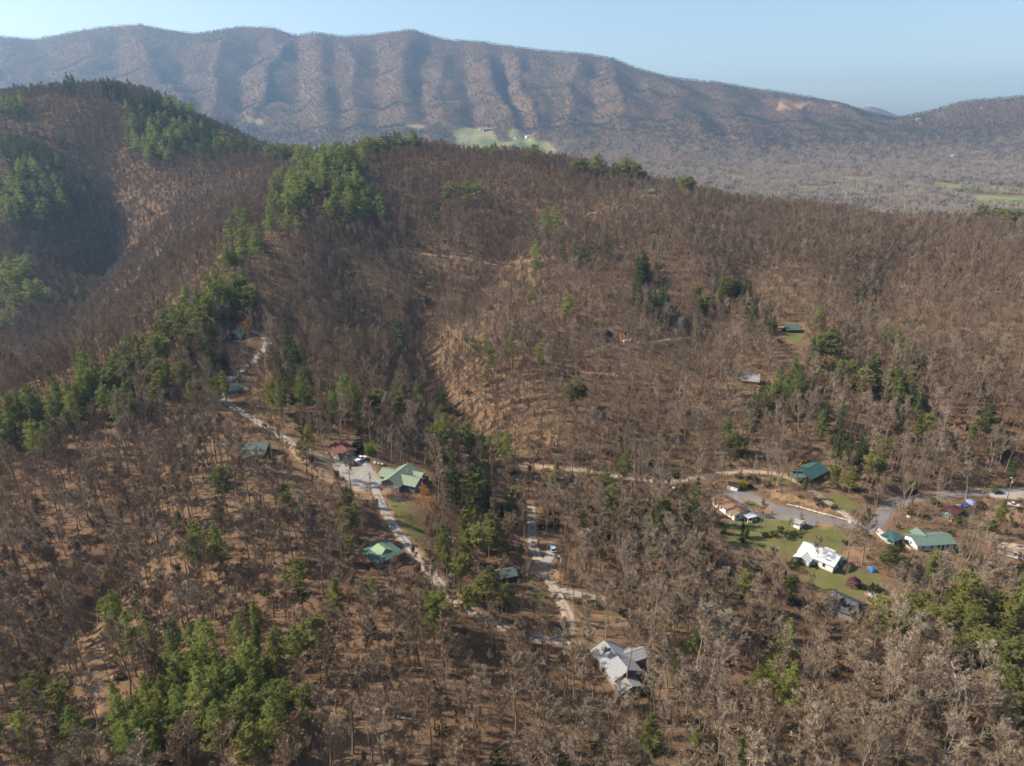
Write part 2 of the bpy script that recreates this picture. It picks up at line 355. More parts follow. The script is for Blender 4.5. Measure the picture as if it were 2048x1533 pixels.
M['trim'] = noisy('white_trim', (0.70, 0.69, 0.67), (0.78, 0.77, 0.75), 1.0)
M['glass'] = noisy('window_glass', (0.025, 0.03, 0.035), (0.045, 0.05, 0.055), 0.5, rough=0.12, spec=0.5)
M['door'] = noisy('door_paint', (0.12, 0.085, 0.06), (0.18, 0.13, 0.095), 1.0)
M['char'] = noisy('charred_wood', (0.012, 0.011, 0.010), (0.04, 0.036, 0.033), 2.0)
M['rubber'] = noisy('rubber', (0.015, 0.015, 0.015), (0.03, 0.03, 0.03), 2.0)
M['steel'] = noisy('grey_steel', (0.30, 0.31, 0.32), (0.42, 0.43, 0.44), 2.0, rough=0.45, spec=0.4)
M['pole'] = noisy('pole_wood', (0.17, 0.135, 0.105), (0.27, 0.22, 0.175), 1.2)
M['wire'] = noisy('cable', (0.16, 0.15, 0.14), (0.22, 0.21, 0.20), 1.0)
M['tarp'] = noisy('blue_tarp', (0.01, 0.10, 0.34), (0.02, 0.16, 0.46), 1.5, rough=0.5, spec=0.3)
M['orange'] = noisy('orange_paint', (0.50, 0.19, 0.03), (0.62, 0.26, 0.05), 1.5, rough=0.5, spec=0.3)
M['rock'] = noisy('pale_rock', (0.34, 0.29, 0.24), (0.58, 0.52, 0.45), 1.8, bmp=0.1)
M['propane'] = noisy('cream_paint', (0.66, 0.65, 0.62), (0.74, 0.73, 0.70), 1.0, rough=0.45, spec=0.3)
def paint(name, c): return noisy(name, tuple(v * 0.9 for v in c), c, 1.0, rough=0.3, spec=0.5)
M['bark_brown'] = bark_material('brown_bark', (0.155, 0.108, 0.071), (0.225, 0.163, 0.109), (0.30, 0.227, 0.158))
M['bark_grey'] = bark_material('grey_bark', (0.18, 0.134, 0.093), (0.25, 0.194, 0.138), (0.33, 0.264, 0.195))
M['bark_pale'] = bark_material('pale_bark', (0.195, 0.152, 0.108), (0.25, 0.198, 0.145), (0.325, 0.265, 0.20))
M['bark_bud'] = bark_material('budding_twig', (0.33, 0.17, 0.055), (0.40, 0.22, 0.07), (0.42, 0.20, 0.09))
M['bark_red'] = bark_material('red_budding_twig', (0.24, 0.10, 0.065), (0.29, 0.13, 0.085), (0.30, 0.15, 0.10))
M['far_pale'] = bark_material('distant_pale_twig', (0.23, 0.19, 0.15), (0.31, 0.26, 0.205), (0.38, 0.325, 0.26))
M['far_bark'] = bark_material('distant_twig', (0.058, 0.062, 0.056), (0.086, 0.086, 0.077), (0.12, 0.115, 0.103))
M['pine_white'] = leaf_material('blue_green_needle', (0.185, 0.225, 0.066), (0.255, 0.29, 0.083), (0.32, 0.34, 0.10), 0.48)
M['pine_olive'] = leaf_material('olive_needle', (0.175, 0.18, 0.06), (0.23, 0.23, 0.074), (0.29, 0.275, 0.09), 0.4)
M['pine_dark'] = leaf_material('dark_needle', (0.07, 0.095, 0.038), (0.10, 0.128, 0.047), (0.135, 0.16, 0.057), 0.32)
M['leaf_dark'] = leaf_material('dark_evergreen_leaf', (0.018, 0.036, 0.012), (0.028, 0.052, 0.016), (0.045, 0.07, 0.02))
M['leaf_bright'] = leaf_material('fresh_green_leaf', (0.13, 0.21, 0.03), (0.16, 0.26, 0.035), (0.19, 0.28, 0.04), 0.35)
M['leaf_bud'] = leaf_material('orange_bud', (0.40, 0.25, 0.07), (0.46, 0.29, 0.085), (0.50, 0.31, 0.10), 0.3)
M['leaf_redbud'] = leaf_material('red_bud', (0.30, 0.13, 0.075), (0.34, 0.16, 0.09), (0.38, 0.18, 0.10), 0.3)
M['leaf_lime'] = leaf_material('lime_needle', (0.24, 0.27, 0.05), (0.28, 0.31, 0.06), (0.32, 0.34, 0.07), 0.45)
M['leaf_yellow'] = leaf_material('yellow_blossom', (0.40, 0.36, 0.03), (0.45, 0.40, 0.04), (0.48, 0.42, 0.05), 0.3)

# ------------------------------------------------------------------ mesh helpers
class MB:
    def __init__(s): s.v = []; s.f = []
    def add(s, v, f):
        n = len(s.v); s.v += [tuple(map(float, p)) for p in v]; s.f += [tuple(i + n for i in q) for q in f]
    def box(s, x0, x1, y0, y1, z0, z1):
        s.add([(x0,y0,z0),(x1,y0,z0),(x1,y1,z0),(x0,y1,z0),(x0,y0,z1),(x1,y0,z1),(x1,y1,z1),(x0,y1,z1)],
              [(0,3,2,1),(4,5,6,7),(0,1,5,4),(1,2,6,5),(2,3,7,6),(3,0,4,7)])
    def tube(s, pts, rad, n=6, cap=True):
        pts = [Vector(p) for p in pts]; rings = []
        for i, p in enumerate(pts):
            d = (pts[min(i+1, len(pts)-1)] - pts[max(i-1, 0)]).normalized()
            a = d.orthogonal().normalized(); b = d.cross(a)
            r = rad[i] if hasattr(rad, '__len__') else rad
            rings.append([p + (a * math.cos(2*math.pi*k/n) + b * math.sin(2*math.pi*k/n)) * r for k in range(n)])
        v = [q for r_ in rings for q in r_]; f = []
        for i in range(len(pts)-1):
            for k in range(n): f.append((i*n+k, i*n+(k+1)%n, (i+1)*n+(k+1)%n, (i+1)*n+k))
        if cap: f.append(tuple(range(n-1, -1, -1))); f.append(tuple((len(pts)-1)*n + k for k in range(n)))
        s.add(v, f)
    def mesh(s, name, mat, smooth=False):
        m = bpy.data.meshes.new(name); m.from_pydata(s.v, [], s.f); m.update()
        for q in (mat if isinstance(mat, (list, tuple)) else [mat]): m.materials.append(q)
        if smooth: m.polygons.foreach_set('use_smooth', [True] * len(m.polygons))
        return m
    def build(s, name, mat, parent=None, smooth=False):
        o = bpy.data.objects.new(name, s.mesh(name, mat, smooth)); bpy.context.scene.collection.objects.link(o); o.parent = parent; return o
def link(name, data, parent=None):
    o = bpy.data.objects.new(name, data); bpy.context.scene.collection.objects.link(o); o.parent = parent; return o
def thing(name, label, cat, loc=(0, 0, 0), az=0.0, group=None):       # az: clockwise degrees from straight ahead for local +Y
    o = bpy.data.objects.new(name, None); bpy.context.scene.collection.objects.link(o); o.empty_display_size = 0.5
    o.location = loc; o.rotation_euler = (0, 0, -R(az)); o['label'] = label; o['category'] = cat
    if group: o['group'] = group
    return o
def tag(o, label, cat, group=None):
    o['label'] = label; o['category'] = cat
    if group: o['group'] = group
    return o

# ------------------------------------------------------------------ roads: centre lines picked on the ground
def chaikin(P, n=3):
    P = np.asarray(P, float)
    for _ in range(n):
        Q = np.empty((2 * len(P), P.shape[1])); Q[0] = P[0]; Q[-1] = P[-1]
        Q[1:-1:2] = P[:-1] * 0.75 + P[1:] * 0.25; Q[2:-1:2] = P[:-1] * 0.25 + P[1:] * 0.75; P = Q
    return P
def resample(P, step):
    d = np.r_[0, np.cumsum(np.hypot(*np.diff(P[:, :2], axis=0).T))]; n = max(int(d[-1] / step), 2); t = np.linspace(0, d[-1], n + 1)
    return np.stack([np.interp(t, d, P[:, k]) for k in range(P.shape[1])], 1)
ROADS = []          # name, polyline xy, half width array, material, label
def road(name, pix, width, mat, flat=1.0):
    P = cast([p[0] for p in pix], [p[1] for p in pix]); ok = ~np.isnan(P[:, 0]); P = P[ok]
    w = np.array([p[2] if len(p) > 2 else width for p in pix], float)[ok]
    Q = resample(chaikin(np.c_[P[:, :2], w]), 1.6)
    ROADS.append([name, Q[:, :2], Q[:, 2] / 2, mat, flat])
road('gravel_drive', [(505,655),(525,672),(537,688),(525,706),(500,728),(472,750),(448,770),(440,790),(455,806),(490,828),(530,852),(560,872),(600,892),(640,910),(690,928),(722,945),(748,968),(762,1000),(780,1040),(803,1078),(828,1112),(862,1152),(890,1182),(930,1212),(975,1240),(1030,1262),(1085,1278),(1138,1284)], 3.1, 'gravel')
road('gravel_yard', [(690,915),(708,935),(726,955),(745,972)], 13.0, 'gravel')
road('dirt_lane', [(583,888),(600,912),(622,932),(650,950),(690,962),(735,966)], 3.2, 'dirt')
road('gravel_lane', [(1062,1010),(1064,1050),(1066,1090),(1078,1125),(1095,1158),(1115,1190),(1130,1218),(1140,1245),(1140,1275)], 3.6, 'track')
road('parking_spur', [(1088,1136),(1098,1120),(1106,1100),(1100,1088)], 3.6, 'gravel')
road('side_lane', [(1120,1182),(1150,1190),(1180,1196),(1210,1204)], 3.2, 'gravel')
road('turning_place', [(1060,1138),(1085,1142),(1104,1152)], 5.0, 'dirt')
road('hollow_road', [(1000,928),(1060,932),(1120,936),(1180,942),(1240,954),(1300,962),(1345,966),(1400,952),(1450,944),(1490,940),(1540,944),(1575,953),(1605,972),(1635,993),(1670,1015),(1700,1034),(1730,1052)], 3.0, 'track')
road('paved_drive', [(1742,1056),(1700,1050),(1660,1041),(1620,1032),(1585,1024),(1555,1016),(1530,1004),(1505,992),(1485,984),(1462,986),(1448,990)], 5.0, 'asphalt')
road('paved_turnaround', [(1545,1022),(1570,1024),(1600,1033),(1635,1040)], 11.0, 'asphalt')
road('carport_drive', [(1560,1032),(1530,1031),(1505,1027),(1488,1012),(1478,998),(1474,988)], 3.2, 'asphalt')
road('paved_road', [(1725,1058),(1752,1052),(1765,1034),(1774,1014),(1790,1000),(1825,992),(1870,989),(1930,986),(1990,983),(2060,980),(2160,975)], 5.2, 'asphalt')
road('white_drive', [(1755,1054),(1762,1064),(1772,1076),(1784,1088)], 3.4, 'concrete')
road('bare_lot', [(1975,985),(2010,990),(2045,992),(2090,990)], 8.0, 'gravel')
road('hill_track', [(770,495),(830,504),(900,514),(960,522),(1020,526),(1080,524)], 2.6, 'dirt', 0.6)
road('cabin_track', [(1110,738),(1160,744),(1230,750)], 2.6, 'dirt', 0.6)
road('crest_track', [(1175,430),(1210,418),(1240,402),(1290,386),(1320,382)], 3.4, 'dirt', 0.6)
road('upper_drive', [(1250,686),(1290,688),(1330,680),(1380,676)], 3.0, 'track', 0.8)
road('old_logging_track', [(150,1262),(182,1290),(196,1330),(205,1370),(215,1410),(218,1450)], 3.4, 'leaf_track', 0.5)

def near_poly(P, hw, x, y, reach):
    """distance outside the strip's edge (negative inside) and the nearest index, for points within reach of the line"""
    m = (x > P[:, 0].min() - reach) & (x < P[:, 0].max() + reach) & (y > P[:, 1].min() - reach) & (y < P[:, 1].max() + reach)
    out = np.full(x.shape, 1e6); ind = np.zeros(x.shape, int); sel = np.nonzero(m)
    if len(sel[0]):
        a = x[sel][:, None] - P[None, :, 0]; b = y[sel][:, None] - P[None, :, 1]; d = np.hypot(a, b); k = d.argmin(1)
        out[sel] = d[np.arange(len(k)), k] - hw[k]; ind[sel] = k
    return out, ind
def smooth1(a, n):
    k = np.ones(n) / n; return np.convolve(np.pad(a, (n // 2, n - 1 - n // 2), 'edge'), k, 'valid')
# sites that are levelled for buildings: px, py, radius
SITES = {}
def site(key, px, py, rad): p = g1(px, py); SITES[key] = [p[0], p[1], rad, p[2]]
for k, px, py, r in [('sage',800,968,11),('rust',686,905,8),('porch_cabin',517,905,7),('deck_cabin',474,676,8),('hip_cabin',470,787,6),('log_hip',765,1118,8),('hidden',1011,1158,5),('silver',1231,1340,11),('black',1210,681,8),
                     ('lawn_cabin',1580,662,9),('steep',1500,765,7),('red_cabin',1918,857,4),('teal_long',1618,953,9),('shed',1467,976,3.5),('ranch',1461,1022,10),('white',1640,1120,11),('lean',1594,1054,3),('gazebo',1706,1176,3.5),
                     ('burnt',1690,1222,9),('long',1856,1094,11),('carport',1783,1083,5),('rusty_shed',1900,1032,6),('tan',2030,1108,8),('crest_house',1297,388,9)]:
    site(k, px, py, r)
def flatten_sites():
    for x, y_, r, z in SITES.values():
        d = np.hypot(GX - x, GY - y_); w = 1 - sstep(r * 0.8, r + 20, d); GZ[:] = GZ * (1 - w) + z * w
flatten_sites()
ZROAD = []
for name, P, hw, mat, flat in ROADS:
    zz = smooth1(H(P[:, 0], P[:, 1]), 15)
    d, k = near_poly(P, hw, GX, GY, 20); w = (1 - sstep(0.8, 5.5, d)) * flat
    GZ[:] = GZ * (1 - w) + (zz[k] - 0.10) * w
for name, P, hw, mat, flat in ROADS:
    n = len(P); t = np.gradient(P, axis=0); t /= np.maximum(np.hypot(*t.T)[:, None], 1e-6); nrm = np.c_[-t[:, 1], t[:, 0]]
    lat = np.array([-1, -0.8, -0.22, 0.22, 0.8, 1.0]); K = 6
    hw2 = hw * (1 + 0.12 * (rng.random(n) - 0.5))
    hw2[0] *= 0.6; hw2[-1] *= 0.6
    X = P[:, None, 0] + nrm[:, None, 0] * lat[None] * hw2[:, None]; Y = P[:, None, 1] + nrm[:, None, 1] * lat[None] * hw2[:, None]
    crown = 0.13 + 0.03 * list(dict.fromkeys(r[0] for r in ROADS)).index(name) / 5 - np.r_[0.16, 0.03, 0.0, 0.0, 0.03, 0.16][None]
    Z = np.maximum(H(X, Y), smooth1(H(P[:, 0], P[:, 1]), 5)[:, None] - 0.05) + crown
    idx = np.arange(n * K).reshape(n, K); q = np.stack([idx[:-1, :-1], idx[:-1, 1:], idx[1:, 1:], idx[1:, :-1]], -1).reshape(-1, 4)
    mb = bpy.data.meshes.new(name); mb.from_pydata(np.stack([X, Y, Z], -1).reshape(-1, 3).tolist(), [], q.tolist()); mb.materials.append(M[mat]); mb.materials.append(M['verge'])
    if name in ('gravel_drive', 'gravel_lane', 'hollow_road', 'upper_drive', 'dirt_lane', 'side_lane'):        # grass and leaves between the wheel tracks
        mi = np.zeros((n - 1, K - 1), np.int32); mi[:, 2] = (vnoise(P[:-1, 0] / 3.0, P[:-1, 1] / 3.0, 61) > 0.4); mi[:, 0] = mi[:, 4] = (vnoise(P[:-1, 0] / 2.0, P[:-1, 1] / 2.0, 62) > 0.45); mb.polygons.foreach_set('material_index', mi.ravel())
    o = link(name, mb); o['kind'] = 'structure'

# ------------------------------------------------------------------ what covers the ground: grass, bare earth, pasture
def pix_poly(pts): P = cast([p[0] for p in pts], [p[1] for p in pts]); return P[~np.isnan(P[:, 0])][:, :2]
def inside(P, x, y):
    c = np.zeros(x.shape, bool); n = len(P)
    for i in range(n):
        x1, y1 = P[i]; x2, y2 = P[(i + 1) % n]
        if y1 == y2: continue
        c ^= ((y1 > y) != (y2 > y)) & (x < (x2 - x1) * (y - y1) / (y2 - y1) + x1)
    return c
LAWNS = [pix_poly(p) for p in [
    [(1440,1060),(1470,1040),(1490,1005),(1500,998),(1540,1012),(1560,1030),(1600,1040),(1690,1056),(1700,1075),(1680,1090),(1700,1130),(1760,1150),(1765,1185),(1720,1200),(1650,1190),(1600,1150),(1560,1110),(1500,1100),(1450,1090)],
    [(752,935),(775,930),(800,940),(770,950)],[(770,985),(800,1000),(850,1050),(850,1085),(825,1085),(800,1050),(780,1015)],
    [(1560,664),(1610,660),(1605,690),(1575,685)],[(1640,985),(1700,990),(1730,1030),(1690,1025),(1650,1005)],[(735,910),(752,920),(745,930),(730,922)],
    [(1050,1150),(1085,1170),(1110,1200),(1060,1210)],[(1790,1058),(1850,1050),(1870,1070),(1800,1075)],[(1530,940),(1575,950),(1600,975),(1545,965)]]]
DIRTS = [pix_poly(p) for p in [
    [(1530,975),(1575,985),(1660,1020),(1680,1030),(1600,1010),(1540,995)],[(1960,995),(2048,1000),(2048,1045),(1975,1040)],[(590,890),(640,940),(700,965),(690,972),(630,950),(585,905)],
    [(720,1075),(775,1070),(770,1085),(725,1090)],[(1680,1100),(1730,1090),(1760,1110),(1745,1135),(1700,1125)],[(1730,1185),(1765,1195),(1760,1215),(1730,1210)],[(1260,380),(1300,372),(1330,388),(1280,396)],[(1150,1215),(1260,1230),(1270,1260),(1170,1250)],
    [(455,690),(480,690),(490,705),(460,708)],[(1100,860),(1140,890),(1100,900),(1060,880)]]]
FIELDS = [pix_poly(p) for p in [
    [(905,266),(950,258),(985,262),(1000,285),(960,292),(910,288)],[(1018,262),(1035,258),(1055,272),(1070,285),(1030,284),(1015,275)],[(880,290),(1000,285),(1090,282),(1110,296),(1112,322),(1060,325),(1020,325),(960,305)],
    [(1125,280),(1145,276),(1148,288),(1128,290)],[(490,240),(522,240),(528,252),(500,248)],[(535,296),(600,292),(640,300),(560,306)],[(1855,364),(1920,369),(1932,386),(1868,382)],[(1925,386),(2050,393),(2065,418),(1960,413)],[(1460,352),(1480,354),(1478,362),(1458,360)],
    [(808,250),(850,248),(845,258),(812,258)],[(440,272),(490,276),(500,284),(450,282)],[(1545,328),(1600,330),(1595,338),(1550,337)],[(1685,352),(1735,357),(1720,368),(1680,362)],[(1590,372),(1655,375),(1645,386),(1585,382)],[(1975,370),(2045,376),(2040,388),(1970,382)],[(1380,335),(1420,338),(1415,345),(1375,342)],[(1760,385),(1800,388),(1790,396),(1755,393)],[(1450,350),(1490,352),(1485,364),(1448,362)]]]
SLIP = [pix_poly(p) for p in [[(1522,179),(1570,183),(1625,198),(1650,210),(1610,210),(1590,222),(1552,222),(1560,198)],[(1268,132),(1290,133),(1285,139)],[(1655,208),(1685,214),(1665,217)],[(1830,245),(1850,248),(1840,253)]]]
cover = np.zeros((*GX.shape, 4)); cover[..., 3] = 1
for P in LAWNS: cover[..., 0][inside(P, GX, GY)] = 0.62
for P in DIRTS: cover[..., 1][inside(P, GX, GY)] = 0.8
for P in FIELDS: cover[..., 2][inside(P, GX, GY)] = 1.0
for P in SLIP: cover[..., 1][inside(P, GX, GY)] = 0.8
for name, P, hw, mat, flat in ROADS:                      # worn verges
    d, k = near_poly(P, hw, GX, GY, 12); cover[..., 1] = np.maximum(cover[..., 1], 0.6 * (1 - sstep(0.3, 3.0, d)))
me = bpy.data.meshes.new('ground'); idx = np.arange(GX.size).reshape(GX.shape)
q = np.stack([idx[:-1, :-1], idx[:-1, 1:], idx[1:, 1:], idx[1:, :-1]], -1).reshape(-1, 4)
me.vertices.add(GX.size); me.vertices.foreach_set('co', np.stack([GX, GY, GZ], -1).ravel())
me.loops.add(q.size); me.loops.foreach_set('vertex_index', q.ravel()); me.polygons.add(len(q)); me.polygons.foreach_set('loop_start', np.arange(len(q)) * 4)
me.polygons.foreach_set('use_smooth', np.ones(len(q), bool)); me.update(calc_edges=True)
ca = me.color_attributes.new('cover', 'FLOAT_COLOR', 'POINT'); ca.data.foreach_set('color', cover.ravel())
me.materials.append(M['ground']); g = link('ground', me); g['kind'] = 'structure'

# haze: one closed box of even, thin air
hb = MB(); hb.box(-11800, 11800, -420, 11600, float(GZ.min()) - 1.5, float(GZ.max()) + 40)
hm = bpy.data.materials.new('haze'); hm.use_nodes = True; hm.node_tree.nodes.clear()
ho = hm.node_tree.nodes.new('ShaderNodeOutputMaterial'); hv = hm.node_tree.nodes.new('ShaderNodeVolumePrincipled')
hv.inputs['Color'].default_value = (0.40, 0.66, 1.0, 1); hv.inputs['Density'].default_value = 0.00008; hv.inputs['Anisotropy'].default_value = 0.3
hm.node_tree.links.new(hv.outputs[0], ho.inputs['Volume'])
haze = hb.build('haze', hm); haze['kind'] = 'stuff'; haze['label'] = 'thin pale blue haze lying over the valley'
# ------------------------------------------------------------------ buildings
def at_site(k): x, y_, r, z = SITES[k]; return (x, y_, float(H(x, y_)))
class T:                                   # a turned and shifted builder frame inside a thing
    def __init__(s, ox=0, oy=0, oz=0, a=0): s.m = Matrix.Translation((ox, oy, oz)) @ Matrix.Rotation(-R(a), 4, 'Z')
    def __call__(s, p): return tuple(s.m @ Vector(p))
def put(mb, tf): mb.v = [tf(p) for p in mb.v]; return mb
ID = T()
def walls(root, L, Wd, hw, hr, mat, tf=ID, base=2.2, hip=False, name='wall', base_mat='block'):
    a, b = Wd / 2, L / 2; m = MB()
    if hip or hr <= 0: m.box(-a, a, -b, b, 0, hw)
    else:
        m.add([(-a,-b,0),(a,-b,0),(a,-b,hw),(0,-b,hw+hr),(-a,-b,hw),(-a,b,0),(a,b,0),(a,b,hw),(0,b,hw+hr),(-a,b,hw)],
              [(0,1,2,3,4),(9,8,7,6,5),(0,5,6,1),(1,6,7,2),(2,7,8,3),(3,8,9,4),(4,9,5,0)])
    w = put(m, tf).build(name, M[mat], root)
    if base: f = MB(); f.box(-a+.06, a-.06, -b+.06, b-.06, -base, -0.002); put(f, tf).build('foundation', M[base_mat], root)
    return w
def gable_roof(root, L, Wd, hw, hr, mat, tf=ID, ov=0.55, t=0.14, name='roof'):
    a, b = Wd / 2, L / 2 + ov; k = hr / a; m = MB(); e = a + ov; ze = hw - ov * k
    m.add([(-e,-b,ze),(0,-b,hw+hr),(e,-b,ze),(-e,b,ze),(0,b,hw+hr),(e,b,ze),(-e,-b,ze+t),(0,-b,hw+hr+t),(e,-b,ze+t),(-e,b,ze+t),(0,b,hw+hr+t),(e,b,ze+t)],
          [(0,3,4,1),(1,4,5,2),(6,7,10,9),(7,8,11,10),(0,1,7,6),(1,2,8,7),(3,9,10,4),(4,10,11,5),(0,6,9,3),(2,5,11,8)])
    r = put(m, tf).build(name, M[mat], root)
    c = MB(); c.add([(-.22,-b-.02,hw+hr+t-.22*k+.03),(0,-b-.02,hw+hr+t+.06),(.22,-b-.02,hw+hr+t-.22*k+.03),(-.22,b+.02,hw+hr+t-.22*k+.03),(0,b+.02,hw+hr+t+.06),(.22,b+.02,hw+hr+t-.22*k+.03)], [(0,1,4,3),(1,2,5,4),(0,3,5,2),(0,2,1),(3,4,5)])
    put(c, tf).build('ridge_cap', M[mat], r); return r
def hip_roof(root, L, Wd, hw, hr, mat, tf=ID, ov=0.6, t=0.14, ridge=None, name='roof'):
    a, b = Wd / 2 + ov, L / 2 + ov; q = (L - Wd) / 2 if ridge is None else ridge; q = max(q, 0.05); m = MB()
    m.add([(-a,-b,hw-.1),(a,-b,hw-.1),(a,b,hw-.1),(-a,b,hw-.1),(-a,-b,hw-.1+t),(a,-b,hw-.1+t),(a,b,hw-.1+t),(-a,b,hw-.1+t),(0,-q,hw+hr),(0,q,hw+hr)],
          [(0,3,2,1),(0,1,5,4),(1,2,6,5),(2,3,7,6),(3,0,4,7),(4,5,8),(5,6,9,8),(6,7,9),(7,4,8,9)])
    return put(m, tf).build(name, M[mat], root)
def wall_point(side, L, Wd, s, z, d):
    a, b = Wd / 2, L / 2
    return {'e': ((a + d, s, z), 0), 'w': ((-a - d, s, z), 0), 'n': ((s, b + d, z), 1), 's': ((s, -b - d, z), 1)}[side]
def slab(side, L, Wd, s, z, w, h, d0, d1, tf):
    m = MB(); a, b = Wd / 2, L / 2
    if side in 'ew': x0, x1 = sorted(((a + d0) * (1 if side == 'e' else -1), (a + d1) * (1 if side == 'e' else -1))); m.box(x0, x1, s - w/2, s + w/2, z - h/2, z + h/2)
    else: y0, y1 = sorted(((b + d0) * (1 if side == 'n' else -1), (b + d1) * (1 if side == 'n' else -1))); m.box(s - w/2, s + w/2, y0, y1, z - h/2, z + h/2)
    return put(m, tf)
def windows(root, L, Wd, spec, tf=ID, z=1.5, w=0.95, h=1.25, frame='trim'):
    for side, s in spec:
        f = slab(side, L, Wd, s, z, w + .2, h + .2, -.02, .05, tf).build('window', M[frame], root)
        slab(side, L, Wd, s, z, w, h, .03, .075, tf).build('pane', M['glass'], f)
        slab(side, L, Wd, s, z, w, .05, .07, .09, tf).build('glazing_bar', M[frame], f)
def door(root, L, Wd, side, s, tf=ID, mat='door', w=0.95, h=2.05):
    d = slab(side, L, Wd, s, h / 2, w, h, -.02, .06, tf).build('door', M[mat], root)
    slab(side, L, Wd, s + .36, 1.0, .08, .12, .05, .12, tf).build('handle', M['steel'], d)
def chimney(parent, x, y_, z0, z1, mat='stone', r=0.4, tf=ID):
    m = MB(); m.box(x-r, x+r, y_-r, y_+r, z0, z1); m.box(x-r-.08, x+r+.08, y_-r-.08, y_+r+.08, z1, z1+.14); put(m, tf).build('chimney', M[mat], parent)
def vent(parent, x, y_, z0, z1, tf=ID): m = MB(); m.tube([(x,y_,z0),(x,y_,z1)], .11, 8); m.tube([(x,y_,z1),(x,y_,z1+.12)], .19, 8); put(m, tf).build('vent_pipe', M['steel'], parent)
def deck(root, x0, x1, y0, y1, z, mat='deckwood', rail='deckwood', down=3.0, tf=ID, rails='nsew', gap=None):
    f = MB(); f.box(x0, x1, y0, y1, z - .16, z); d = put(f, tf).build('deck', M[mat], root)
    nx = max(1, round((x1 - x0) / 2.4)); ny = max(1, round((y1 - y0) / 2.4)); pts = set()
    for i in range(nx + 1): pts |= {(x0 + (x1-x0)*i/nx, y0), (x0 + (x1-x0)*i/nx, y1)}
    for j in range(ny + 1): pts |= {(x0, y0 + (y1-y0)*j/ny), (x1, y0 + (y1-y0)*j/ny)}
    for (a, b) in sorted(pts):
        a = min(max(a, x0+.1), x1-.1); b = min(max(b, y0+.1), y1-.1); p = MB(); p.box(a-.08, a+.08, b-.08, b+.08, z - down, z + 1.0); put(p, tf).build('post', M[rail], d)
    for sd in rails:
        for zz in (0.5, 0.95):
            r = MB()
            if sd == 'n': r.box(x0, x1, y1-.06, y1, z+zz-.05, z+zz+.05)
            if sd == 's': r.box(x0, x1, y0, y0+.06, z+zz-.05, z+zz+.05)
            if sd == 'e': r.box(x1-.06, x1, y0, y1, z+zz-.05, z+zz+.05)
            if sd == 'w': r.box(x0, x0+.06, y0, y1, z+zz-.05, z+zz+.05)
            put(r, tf).build('rail', M[rail], d)
    return d
def porch(root, x0, x1, y0, y1, zlo, zhi, side, mat, post='trim', tf=ID, down=0.3, n=3):
    """a lean-to roof on posts; side: where its low edge lies"""
    z = {'e': (zhi, zlo, zlo, zhi), 'w': (zlo, zhi, zhi, zlo), 'n': (zhi, zhi, zlo, zlo), 's': (zlo, zlo, zhi, zhi)}[side]; m = MB(); c = [(x0,y0),(x1,y0),(x1,y1),(x0,y1)]
    m.add([(x, y_, q) for (x, y_), q in zip(c, z)] + [(x, y_, q + .12) for (x, y_), q in zip(c, z)], [(0,3,2,1),(4,5,6,7),(0,1,5,4),(1,2,6,5),(2,3,7,6),(3,0,4,7)])
    r = put(m, tf).build('porch_roof', M[mat], root)
    for i in range(n):
        f = i / (n - 1) if n > 1 else .5
        x, y_ = {'e': (x1-.2, y0+.2+(y1-y0-.4)*f), 'w': (x0+.2, y0+.2+(y1-y0-.4)*f), 'n': (x0+.2+(x1-x0-.4)*f, y1-.2), 's': (x0+.2+(x1-x0-.4)*f, y0+.2)}[side]
        p = MB(); p.box(x-.08, x+.08, y_-.08, y_+.08, -down, zlo+.02); put(p, tf).build('porch_post', M[post], r)
    return r
def house(key, name, label, az, cat='house'): return thing(name, label, cat, at_site(key), az)

# sage green cross-gabled house beside the gravel yard
h = house('sage', 'stone_house', 'stone house with a sage green cross-gabled metal roof beside the gravel yard', 24)
walls(h, 13, 7.6, 3.2, 2.1, 'stone', base=3.4, base_mat='stone'); gable_roof(h, 13, 7.6, 3.2, 2.1, 'sage', ov=.8)
tw = T(5.6, -1.0, 0, 90); walls(h, 6.5, 6.2, 3.0, 1.5, 'stone', tw, base=3.4, base_mat='stone', name='wing_wall'); r = gable_roof(h, 9.2, 6.2, 3.0, 1.5, 'sage', T(4.4, -1.0, 0.03, 90), ov=.7, name='wing_roof')
tw = T(-5.0, 1.4, 0, 90); walls(h, 5.0, 6.4, 2.8, 1.3, 'stone', tw, base=2.4, base_mat='stone', name='wing_wall'); gable_roof(h, 7.4, 6.4, 2.8, 1.3, 'sage', T(-4.2, 1.4, 0.05, 90), ov=.7, name='wing_roof')
tw = T(4.8, 4.4, 0, 90); walls(h, 4.6, 3.6, 2.8, .9, 'stone', tw, base=2.4, base_mat='stone', name='wing_wall'); gable_roof(h, 6.6, 3.6, 2.8, .9, 'sage', T(4.0, 4.6, 0.0, 90), ov=.6, name='wing_roof')
windows(h, 13, 7.6, [('s', 2.6), ('s', -1.8), ('w', -4.6)], frame='trim'); windows(h, 13, 7.6, [('s', 0.4)], z=-1.2, w=.8, h=.6); door(h, 13, 7.6, 'w', -2.6)
vent(h, 2.2, 1.8, 4.1, 5.6); deck(h, 3.9, 8.6, -7.6, -4.2, -.2, 'brownwood', 'brownwood', 3.4, rails='se')
# rust red roof
h = house('rust', 'workshop', 'blue grey workshop with a low rust red metal roof and a tan deck', -37, 'workshop')
walls(h, 9, 6.6, 2.6, 1.0, 'bluegrey', base=2.0); r = gable_roof(h, 9, 6.6, 2.6, 1.0, 'rust', ov=.7); vent(r, 1.2, 2.0, 3.1, 4.0)
windows(h, 9, 6.6, [('s', -1.6), ('s', 1.4)]); door(h, 9, 6.6, 's', 0, mat='trim'); deck(h, -5.4, -3.36, -4.4, 4.4, 0.1, 'deckwood', 'deckwood', 2.4, rails='w')
